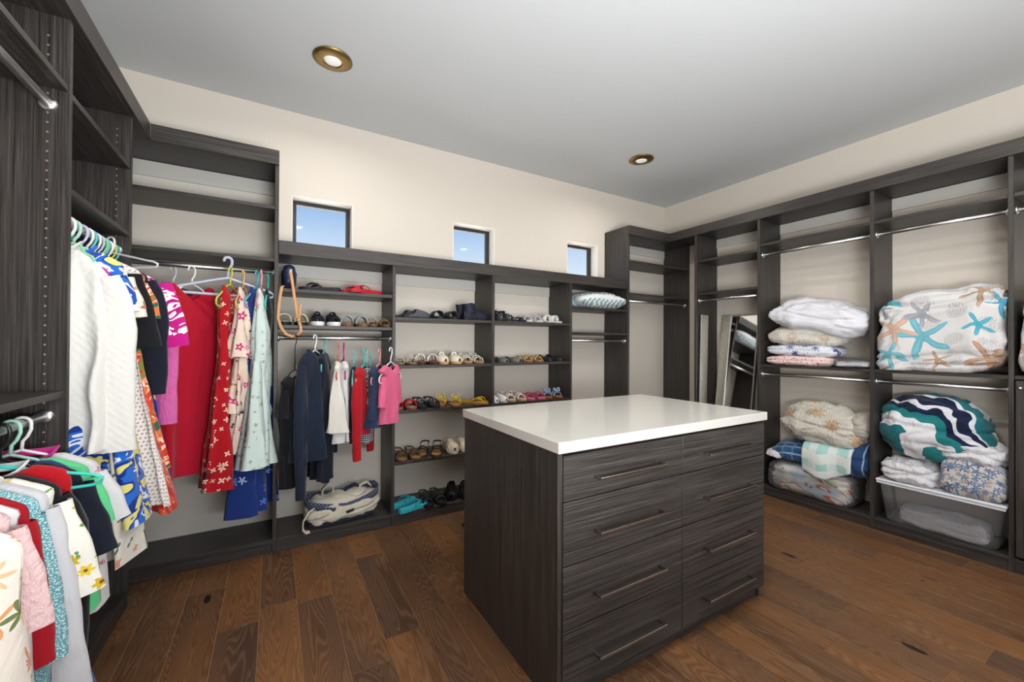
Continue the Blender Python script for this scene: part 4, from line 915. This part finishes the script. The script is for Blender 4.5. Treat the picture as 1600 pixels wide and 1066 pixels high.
def starfish(name, basec, items, sketch=True, **kw):
    """print of starfish at given cloth positions: (u, v, radius, angle, colour)"""
    t = NT(name); uv = t.uv(); n = t.noise(uv, 5, 2); c = srgb(basec)
    col = t.mix(t.math('MULTIPLY', n.outputs[0], .12), c, tuple(x*.75 for x in c[:3])+(1,))
    if sketch:   # faint grey line-drawn shells
        vo = t.n('ShaderNodeTexVoronoi', voronoi_dimensions='2D'); t.l(t.mapping(uv, (7.5,7.5,1)), vo.inputs['Vector']); vo.inputs['Scale'].default_value = 1; vo.inputs['Randomness'].default_value = .8
        d = t.vmath('SUBTRACT', t.mapping(uv, (7.5,7.5,1)), vo.outputs['Position']); sp = t.n('ShaderNodeSeparateXYZ'); t.l(d, sp.inputs[0])
        ang = t.math('ARCTAN2', sp.outputs[1], sp.outputs[0]); r = vo.outputs['Distance']
        ribs = t.math('GREATER_THAN', t.math('SINE', t.math('MULTIPLY', ang, 18)), .35); rim = t.math('GREATER_THAN', t.math('SINE', t.math('MULTIPLY', r, 60)), .5)
        m = t.math('MULTIPLY', t.math('LESS_THAN', r, .34), t.math('MAXIMUM', ribs, rim)); cs = t.n('ShaderNodeSeparateColor'); t.l(vo.outputs['Color'], cs.inputs[0])
        m = t.math('MULTIPLY', m, t.math('LESS_THAN', cs.outputs[0], .7)); col = t.mix(t.math('MULTIPLY', m, .55), col, srgb('#9c9ba2'))
    sp0 = t.n('ShaderNodeSeparateXYZ'); t.l(uv, sp0.inputs[0])
    for (u, v, R, a0, c_) in items:
        dx = t.math('SUBTRACT', sp0.outputs[0], u); dy = t.math('SUBTRACT', sp0.outputs[1], v)
        ang = t.math('ARCTAN2', dy, dx); r = t.math('SQRT', t.math('ADD', t.math('MULTIPLY', dx, dx), t.math('MULTIPLY', dy, dy)))
        lobe = t.math('POWER', t.math('MULTIPLY_ADD', t.math('COSINE', t.math('MULTIPLY_ADD', ang, 5, a0)), .5, .5), 2.6)
        rad = t.math('MULTIPLY_ADD', lobe, R*.74, R*.26); m = t.math('MULTIPLY', t.math('SUBTRACT', rad, r), 1/(R*.05), None, True)
        ln = t.math('MULTIPLY', t.math('GREATER_THAN', lobe, .86), t.math('GREATER_THAN', r, R*.1)); cc = srgb(c_)
        col = t.mix(m, col, t.mix(t.math('MULTIPLY', ln, .35), cc, tuple(min(1,x*1.5+.05) for x in cc[:3])+(1,)))
    return _fab_finish(t, col, **kw)
BED = 'folded bedding in the right closet'
M['pillow_white'] = fab('pillow_white', '#dfdfe5', var=.06, wr=7, wrs=.3)
M['quilt_cream'] = fprint('cream_shell_quilt', '#dcd7cc', [dict(scale=9, petals=9, size=.42, colors=['#c9b8a4','#cfc0ae','#b8b4ac'], density=.6, depth=.25, center='#e0d8cc', outline='#bdb2a2')], wr=45, wrs=.4)
M['coral_blanket'] = fprint('white_blue_coral', '#dfe2ea', [dict(scale=11, petals=7, size=.5, colors=['#3f5490','#5a6da6','#4a5f9c'], density=.8, depth=.7), dict(scale=30, petals=2, size=.3, colors=['#7d8cb8'], density=.3, depth=.9, seedoff=(3,3,0))])
M['pink_blanket'] = fprint('pink_ditsy', '#ead0cc', [dict(scale=38, petals=5, size=.4, colors=['#d06a78','#c85a6a','#e3a2a6'], density=.75, depth=.4)])
M['shell_quilt'] = fprint('cream_conch_quilt', '#d9d3c6', [dict(scale=6.5, petals=9, size=.36, colors=['#c9b48c','#d0a98e','#bda987'], density=.55, depth=.4, center='#a8916a', outline='#b8ad98')], wr=60, wrs=.5)
M['blue_plaid'] = stripes('blue_plaid', '#33567f', '#9fb4cc', 13, .16, 1, True, '#6f8fb4')
M['blue_stripe'] = stripes('blue_stripe', '#27446e', '#8fa8c4', 15, .12, 0)
M['mint_towel'] = stripes('white_mint_check', '#e2e6e2', '#a9d6d0', 8, .45, 1, True, '#e6e9e6')
M['bag_print'] = blotch('multicolour_print', [(0,'#4f86b8'),(.36,'#e6ded0'),(.46,'#b8d0dc'),(.52,'#c8553a'),(.57,'#ece4d2'),(.64,'#8aa860'),(.72,'#dfe3e6')], 3.6, (1,2.2,1))
def _bands():
    t = NT('navy_teal_white_bands'); uv = t.uv(); sp = t.n('ShaderNodeSeparateXYZ'); t.l(uv, sp.inputs[0]); n = t.noise(uv, 3.2, 2)
    f = t.math('ADD', t.math('ADD', t.math('MULTIPLY', sp.outputs[0], -1.2), t.math('MULTIPLY', sp.outputs[1], 1.5)), t.math('MULTIPLY', n.outputs[0], 1.2))
    a = t.ramp(t.math('FRACT', f), [(0, srgb('#14203e')), (.16, srgb('#dedee4')), (.22, srgb('#1c6c74')), (.40, srgb('#e2e2e6')), (.66, srgb('#1f7a7c')), (.80, srgb('#14203e')), (.93, srgb('#dcdce2'))], 'CONSTANT')
    return _fab_finish(t, a, wr=14, wrs=.45)
M['navy_comforter'] = _bands()
M['sheet_white'] = fab('white_sheet', '#dedde0', var=.08, wr=22, wrs=.5)
M['blue_floral_sheet'] = starfish('blue_star_sheet', '#d3cdc6', [], sketch=False)
M['blue_floral_sheet'] = fprint('blue_starfish_sheet', '#d2ccc6', [dict(scale=30, petals=5, size=.62, colors=['#a89a8e','#8a94a4','#b0a498'], density=.8, depth=.6, seedoff=(2,4,0)), dict(scale=24, petals=5, size=.66, colors=['#44648f','#5f80aa','#54799f'], density=.9, depth=.88)])
M['grey_blanket'] = fab('taupe_blanket', '#b8b0a4', wr=16)
def clear_plastic(name, tint, rough=.12, haze=.25):
    t = NT(name); tr = t.n('ShaderNodeBsdfTransparent'); tr.inputs[0].default_value = tint; df = t.n('ShaderNodeBsdfTranslucent'); df.inputs[0].default_value = tint
    gl = t.n('ShaderNodeBsdfGlossy'); n = t.noise(t.obj(), 14, 2); t.l(t.math('MULTIPLY_ADD', n.outputs[0], .1, rough), gl.inputs['Roughness'])
    d2 = t.n('ShaderNodeBsdfDiffuse'); d2.inputs[0].default_value = tint
    m0 = t.n('ShaderNodeMixShader'); m0.inputs[0].default_value = .5; t.l(df.outputs[0], m0.inputs[1]); t.l(d2.outputs[0], m0.inputs[2])
    m1 = t.n('ShaderNodeMixShader'); m1.inputs[0].default_value = haze; t.l(tr.outputs[0], m1.inputs[1]); t.l(m0.outputs[0], m1.inputs[2])
    fr = t.n('ShaderNodeFresnel'); fr.inputs[0].default_value = 1.35; m2 = t.n('ShaderNodeMixShader'); t.l(fr.outputs[0], m2.inputs[0]); t.l(m1.outputs[0], m2.inputs[1]); t.l(gl.outputs[0], m2.inputs[2])
    t.l(m2.outputs[0], t.out.inputs[0]); return t.m
M['clear'] = clear_plastic('clear_vinyl', (.93,.94,.95,1), .1, .12); M['bin'] = clear_plastic('frosted_bin_plastic', (.92,.92,.94,1), .2, .12)

# --- pillow on the low back shelf
M['d4'] = None
def _cush():
    t = NT('teal_grey_cushion'); uv = t.uv(); n = t.noise(uv, 60, 2); sp = t.n('ShaderNodeSeparateXYZ'); t.l(uv, sp.inputs[0])
    band = t.math('GREATER_THAN', t.math('SINE', t.math('MULTIPLY', sp.outputs[1], 48)), .0)
    z = t.math('GREATER_THAN', t.math('SINE', t.math('ADD', t.math('MULTIPLY', sp.outputs[0], 120), t.math('MULTIPLY', t.math('SINE', t.math('MULTIPLY', sp.outputs[1], 110)), 2))), 0)
    c = t.mix(t.math('MULTIPLY', band, z), srgb('#dcdedc'), srgb('#6f949e')); c = t.mix(t.math('MULTIPLY', n.outputs[0], .3), c, srgb('#b9c6c8'))
    return _fab_finish(t, c)
M['d4'] = _cush()
soft('cushion', 'grey and teal patterned cushion on the shelf under the third window', 'cushion', (2.70, 3.0, 1.618), (.56,.30,.165), M['d4'], (0,0,-.05), front='y', ex=(.5,.75), corners=.16, wr=.006, creases=.004)
soft('cushion', 'plain teal cushion tucked behind the patterned one', 'cushion', (2.47, 3.08, 1.618), (.28,.2,.11), fab('teal_cushion', '#8fb3bd'), (0,0,.0), front='y', ex=(.5,.7), corners=.1, wr=.005)

# --- right closet, bay beside the mirror: upper shelf
ZS = 1.1135
soft('folded_blanket', 'pink ditsy folded blanket at the bottom of the upper stack', 'blanket', (3.765, 1.665, ZS), (.32,.52,.088), M['pink_blanket'], (0,0,.04), BED, ex=(.5,.6), wr=.006, grooves=((.55,.012,.012),))
soft('folded_blanket', 'white folded blanket with blue coral motifs', 'blanket', (3.77, 1.655, ZS+.078), (.31,.54,.098), M['coral_blanket'], (.02,0,-.02), BED, ex=(.5,.6), wr=.006, grooves=((.5,.006,.02),))
soft('folded_quilt', 'cream shell quilt folded under the white pillow', 'quilt', (3.77, 1.635, ZS+.162), (.32,.56,.165), M['quilt_cream'], (.03,0,.03), BED, ex=(.55,.7), wr=.012)
soft('bed_pillow', 'plump white pillow on top of the folded blankets', 'pillow', (3.745, 1.545, ZS+.265), (.33,.66,.26), M['pillow_white'], (.17,-.14,.0), BED, ex=(.55,.8), corners=.14, wr=.018, creases=.012)
pk = soft('bedding_packet', 'flat clear plastic packet beside the pink blanket', 'packet', (3.75, 1.31, ZS), (.28,.21,.05), M['sheet_white'], (0,0,.12), ex=(.35,.6), wr=.006)
me_obj('plastic_wrap', soft_mesh((.30,.225,.062), ex=(.3,.5), seed=5, wr=.006), M['clear'], pk, True)
# lower part of that bay
soft('comforter', 'colourful printed comforter packed inside the clear zip bag', 'comforter', (3.755, 1.595, .088), (.29,.56,.225), M['bag_print'], (0,0,0), BED, ex=(.45,.5), wr=.014, grooves=((.35,.02,.02),(.68,.02,.018)))
zb = soft('zip_bag', 'clear vinyl zip bag around the colourful comforter', 'bag', (3.752, 1.585, .0815), (.312,.60,.25), M['clear'], (0,0,0), ex=(.3,.35), wr=.005, creases=.006)
soft('paper_stack', 'white tissue and wrappers left of the blue plaid bundle', 'paper', (3.70, 1.845, .335), (.16,.12,.055), M['sheet_white'], ex=(.4,.5), wr=.01, fine=30)
soft('plaid_blanket', 'blue plaid blanket rolled under the shell quilt', 'blanket', (3.765, 1.60, .325), (.30,.56,.165), M['blue_plaid'], (-.03,0,.0), BED, ex=(.6,.8), wr=.012)
soft('striped_blanket', 'blue striped blanket bulging at the right of the plaid one', 'blanket', (3.76, 1.30, .31), (.30,.20,.28), M['blue_stripe'], (.05,0,0), BED, ex=(.7,.8), wr=.01)
soft('shell_quilt', 'cream quilt with printed seashells heaped above the plaid blanket', 'quilt', (3.752, 1.52, .475), (.33,.60,.36), M['shell_quilt'], (.05,0,0), BED, ex=(.75,1.05), wr=.02, creases=.018, corners=.05)
soft('rolled_blanket', 'taupe blanket roll tucked right of the shell quilt', 'blanket', (3.755, 1.265, .585), (.26,.13,.20), M['grey_blanket'], (0,0,0), BED, ex=(.8,.8), wr=.012)
def drape(name, label, cat, mat, prof, y0, y1, seed=1, thick=.012, hemskew=0.0, group=None, wave=.012):
    """cloth hanging over an edge: profile in (x,z), extruded along y with waves and real thickness"""
    n = 40; m = 30; P = [Vector((a,0,b)) for a, b in prof]; L = [0]
    for a, b in zip(P, P[1:]): L.append(L[-1]+(b-a).length)
    top, bot, uvs = [], [], []
    for j in range(m+1):
        for i in range(n+1):
            y = y0+(y1-y0)*i/n; fr = j/m; s = L[-1]*fr*(1-hemskew*abs(2*i/n-1)*(1 if i < n/2 else .4)); k = 0
            while k < len(L)-2 and s > L[k+1]: k += 1
            f = (s-L[k])/max(1e-9, L[k+1]-L[k]); p = P[k].lerp(P[k+1], f); d = (P[k+1]-P[k]).normalized(); nn = Vector((d.z,0,-d.x))
            if nn.x > 0: nn = -nn
            w = wave*fr*math.sin(i/n*9+seed) + .006*noise.noise(Vector((y*12, s*9, seed)))
            q = p + Vector((0,y,0)) + nn*w; top.append(q+nn*thick/2); bot.append(q-nn*thick/2)
    vs = [v[:] for v in top]+[v[:] for v in bot]; N = len(top); W_ = n+1; faces = []
    for j in range(m):
        for i in range(n):
            a = j*W_+i; faces.append((a, a+1, a+W_+1, a+W_)); faces.append((N+a, N+a+W_, N+a+W_+1, N+a+1))
    edge = [i for i in range(n+1)] + [j*W_+n for j in range(1,m+1)] + [m*W_+i for i in range(n-1,-1,-1)] + [j*W_ for j in range(m-1,0,-1)]
    for a, b in zip(edge, edge[1:]+edge[:1]): faces.append((a, N+a, N+b, b))
    me = bpy.data.meshes.new(name); me.from_pydata(vs, [], faces); ul = me.uv_layers.new(name='UVMap')
    for lp in me.loops:
        v = vs[lp.vertex_index]; ul.data[lp.index].uv = (v[1], v[2]-v[0])
    me.update(); o = me_obj(name, me, mat, None, True); tag(o, label, cat, group); return o
drape('check_towel', 'white and mint checked towel hanging over the blue plaid blanket', 'towel', M['mint_towel'], [(3.70,.515),(3.625,.51),(3.595,.47),(3.585,.40),(3.590,.30),(3.60,.262)], 1.285, 1.605, 2, .014, .28, BED, .018)

# --- starfish comforter bay
stars = [(.055,.20,.155,.3,'#68a8b5'), (-.015+.20,.235,.125,1.9,'#c2a08b'), (.055,.345,.095,1.3,'#9a9ca3'), (-.19,.26,.075,.9,'#4a9fb0'), (.215,.06,.10,2.7,'#68a8b5'), (-.02,.045,.075,.2,'#a88d76'), (-.235,.06,.115,1.5,'#a98870'),
         (-.21,.46,.11,.6,'#ab9079'), (.25,.40,.06,2.2,'#7d8288'), (-.28,.40,.07,1,'#4a94ac'), (.22,.47,.08,0,'#5aa9bb')]
FLIPX = -.13
M['starfish'] = starfish('starfish_cotton', '#d4d2d1', [(a, b+FLIPX, r, g, c) for a, b, r, g, c in stars], wr=9, wrs=.35)
soft('starfish_comforter', 'bulky white comforter with turquoise and tan starfish print', 'comforter', (3.755, .864, ZS), (.33,.585,.535), M['starfish'], (0,0,0), ex=(.28,.36), wr=.021, creases=.03, tilt=-.11, nu=110, nv=80, grooves=((.42,.012,.012),(.22,.014,.012)))
M['starfish2'] = starfish('starfish_cotton_b', '#dfe0e2', [(.2,.2,.12,.4,'#68a8b5'), (.22,-.02,.09,1.2,'#c2a08b')], wr=9, wrs=.35)
soft('starfish_comforter', 'second starfish comforter cut off by the right picture edge', 'comforter', (3.74, .272, ZS), (.36,.51,.50), M['starfish2'], (0,0,0), ex=(.3,.4), wr=.014, creases=.014)
# storage bin with lid and linens
bx0, by0 = 3.762, .862
def bin_bm(off, wall):
    bm = bmesh.new(); prof = [(.082+off, .125-off, .245-off), (.095, .132-off, .255-off), (.32, .148-off, .283-off), (.345, .150-off, .286-off)]
    rings = []
    for z, a, b in prof:
        ring = []
        for k in range(32):
            th = 2*PI*k/32; ring.append(bm.verts.new((math.copysign(abs(math.cos(th))**.25, math.cos(th))*a, math.copysign(abs(math.sin(th))**.25, math.sin(th))*b, z)))
        rings.append(ring)
    for A_, B_ in zip(rings, rings[1:]):
        for k in range(32): bm.faces.new((A_[k],A_[(k+1)%32],B_[(k+1)%32],B_[k]))
    bm.faces.new(rings[0][::-1]); return bm
sb = empty('storage_bin', (bx0, by0, 0)); tag(sb, 'clear grey plastic storage bin with a white lid', 'storage bin')
mesh_obj('bin_body', bin_bm(0, 0), M['bin'], sb, False)
lidm = mat_plastic('lid_white', srgb('#e4e6ec'), .3)
bm = bmesh.new(); bm_box(bm, -.158,.158,-.294,.294,.345,.362,.006); bm_box(bm, -.152,.152,-.288,.288,.332,.345,0); mesh_obj('lid', bm, lidm, sb)
soft('folded_linen', 'folded white linen inside the clear storage bin', 'linen', (bx0-.01, by0-.01, .0865), (.22,.42,.115), M['sheet_white'], ex=(.35,.45), wr=.008, grooves=((.3,.01,.006),(.55,.01,.006),(.78,.008,.006)))
soft('folded_sheet', 'crumpled white sheet at the left on the bin lid', 'sheet', (3.745, 1.005, .3625), (.30,.30,.145), M['sheet_white'], (0,0,0), BED, ex=(.6,.6), wr=.016, creases=.02, fine=24)
soft('starfish_sheet', 'folded sheet with blue starfish at the right on the bin lid', 'sheet', (3.75, .71, .3625), (.31,.275,.245), M['blue_floral_sheet'], (0,0,0), BED, ex=(.35,.45), wr=.006, creases=.004)
soft('crumpled_sheet', 'crumpled white sheet on top of the blue starfish sheet', 'sheet', (3.74, .735, .575), (.30,.32,.13), M['sheet_white'], (.06,0,0), BED, ex=(.6,.7), wr=.016, creases=.022, fine=24)
soft('navy_comforter', 'navy teal and white patterned comforter slung over the white sheets', 'comforter', (3.755, .90, .52), (.335,.545,.455), M['navy_comforter'], (.0,0,0), BED, ex=(.8,.95), wr=.016, creases=.02, nu=90, nv=60)

# --- leaning mirror and silver strip
M['mirror'] = mat_metal('mirror_glass', (.93,.94,.94,1), .0)
def _silver():
    t = NT('speckled_silver'); n = t.noise(t.obj(), 160, 3, .7); n2 = t.noise(t.obj(), 9, 2)
    c = t.ramp(n.outputs[0], [(.35, srgb('#8f8c84')), (.5, srgb('#b4b2aa')), (.65, srgb('#cfcdc6'))]); c = t.mix(t.math('MULTIPLY', n2.outputs[0], .4), c, srgb('#b3a98c'))
    return t.fin(c, .38, .6)
M['silver'] = _silver()
mr = empty('leaning_mirror', (3.70, 2.285, .082)); mr.rotation_euler = (0, math.radians(8.2), 0); tag(mr, 'tall mirror with a speckled silver frame leaning in the right closet', 'mirror')
box('mirror_glass', .001, .006, -.172, .085, .02, 1.49, M['mirror'], mr, 0); box('backing', .0065, .022, -.185, .17, .0, 1.51, M['black'], mr, .001)
box('frame_stile', -.008, .0062, .085, .17, .0, 1.51, M['silver'], mr, .002); box('frame_stile', -.002, .0062, -.185, -.1725, .0, 1.51, M['silver'], mr, .001)
box('frame_rail', -.002, .0062, -.1722, .0848, 1.4905, 1.51, M['silver'], mr, .001); box('frame_rail', -.002, .0062, -.1722, .0848, .0, .0195, M['silver'], mr, .001)
br = empty('silver_strip', (3.62, 2.535, .082)); br.rotation_euler = (math.radians(-.0), math.radians(1.6), 0); tag(br, 'narrow speckled silver strip upright along the closet side panel', 'board')
box('strip_face', 0, .115, -.010, -.003, 0, 1.495, M['silver'], br, .001); box('strip_back', .001, .114, -.003, .006, .001, 1.494, M['black'], br, .001)  # upright speckled silver strip along the side panel

# --- navy handbag with tan strap
M['navy_leather'] = mat_plastic('navy_leather', srgb('#27304f'), .45); M['tan_leather'] = mat_plastic('tan_leather', srgb('#d8a06c'), .5)
hb = me_obj('handbag', soft_mesh((.088,.23,.165), ex=(.8,.75), seed=3, wr=.004, front='y', nu=48, nv=30), M['navy_leather'], None, True); hb.location = (.078, 2.985, 1.6155)
tag(hb, 'small navy handbag with a tan strap hanging over the shelf', 'handbag')
strap('zip_pull', [(.008,-.112,.118),(.006,-.118,.10),(.004,-.119,.085)], .014, smat('#d8c4b4'), hb, .003, (1,0,0))
tp = [(.006,-.118,.10),(.012,-.130,.06),(.020,-.136,.0),(.030,-.140,-.075),(.040,-.142,-.15),(.050,-.142,-.195),(.062,-.142,-.235),(.066,-.140,-.265),(.050,-.138,-.292),(.018,-.138,-.300),(-.018,-.138,-.285),(-.043,-.138,-.245),(-.060,-.138,-.19),(-.056,-.138,-.11),(-.048,-.137,-.04),(-.042,-.135,.0),(-.036,-.110,.012),(-.03,-.06,.02)]
strap('shoulder_strap', tp, .017, M['tan_leather'], hb, .0022, (1,0,.15))
strap('strap_tail', [(.052,-.145,-.20),(.056,-.149,-.17),(.060,-.149,-.13),(.062,-.147,-.10)], .012, M['tan_leather'], hb, .002, (1,0,0))
lathe('strap_knot', [(.002,-.012),(.010,-.007),(.012,0),(.010,.007),(.002,.012)], M['tan_leather'], hb, 10, (.052,-.146,-.198))

# --- canvas tote on the base shelf
M['canvas'] = fab('cream_canvas', '#d8cfbd', wr=16, weave=400); M['navy_lattice'] = stripes('navy_lattice', '#28304a', '#8d94a8', 55, .16, 1, True, '#8d94a8'); M['navy_canvas'] = fab('navy_canvas', '#232a40')
tb = me_obj('canvas_tote', soft_mesh((.47,.22,.19), ex=(.55,.75), seed=9, wr=.010, creases=.014, front='y'), M['canvas'], None, True); tb.location = (.415, 2.995, .0805); tb.rotation_euler = (0,-.02,.10)
tag(tb, 'slumped cream canvas tote bag with navy trim under the jackets', 'tote bag')
def ring_band(name, a, b, zf, h, mat, par, ex=.6, tk=.004, n=64, lean=0):
    verts, faces, uvs = [], [], []
    for k in range(n):
        th = 2*PI*k/n; c, s = math.cos(th), math.sin(th); x = a*math.copysign(abs(c)**ex, c); y = b*math.copysign(abs(s)**ex, s); z = zf(x, y)
        verts += [(x,y,z), (x*1.01,y*1.01+lean*h,z+h), (x*.985,y*.975+lean*h,z+h), (x*.975,y*.965,z)]
    for k in range(n):
        p, q = k*4, ((k+1)%n)*4
        for i in range(4): faces.append((p+i, q+i, q+(i+1)%4, p+(i+1)%4))
    me = bpy.data.meshes.new(name); me.from_pydata(verts, [], faces); ul = me.uv_layers.new(name='UVMap')
    for lp in me.loops:
        v = verts[lp.vertex_index]; ul.data[lp.index].uv = (v[0]+v[2]*.6, v[2]-v[0]*.6)
    me.update(); return me_obj(name, me, mat, par, True)
saddle = lambda x, y: .118+.30*max(0,abs(x)-.06)**1.6*1.2 - (.035 if y < -.02 else 0)*(1-abs(x)/.25)
ring_band('trim_band', .235, .108, saddle, .05, M['navy_lattice'], tb)
ring_band('base_band', .215, .100, lambda x, y: .006, .028, M['navy_canvas'], tb)
strap('carry_handle', [(-.20,-.09,.14),(-.235,-.115,.13),(-.262,-.12,.085),(-.265,-.115,.035),(-.25,-.105,.006),(-.225,-.105,.004)], .035, M['canvas'], tb, .004, (.2,1,0))
strap('carry_handle', [(-.13,.03,.15),(-.12,.03,.21),(-.075,.03,.25),(-.055,.03,.21),(-.06,.02,.14)], .032, M['canvas'], tb, .004, (0,1,.2))
strap('carry_handle', [(.00,.03,.13),(.03,.03,.185),(.09,.03,.20),(.14,.03,.17),(.16,.03,.14)], .034, M['navy_canvas'], tb, .004, (0,1,.4))
strap('carry_handle', [(.08,.02,.14),(.13,.02,.195),(.17,.02,.205),(.2,.02,.17)], .03, M['canvas'], tb, .004, (0,1,.3))
strap('label_patch', [(-.005,-.119,.075),(.045,-.118,.082)], .016, M['navy_canvas'], tb, .002, (0,0,1))
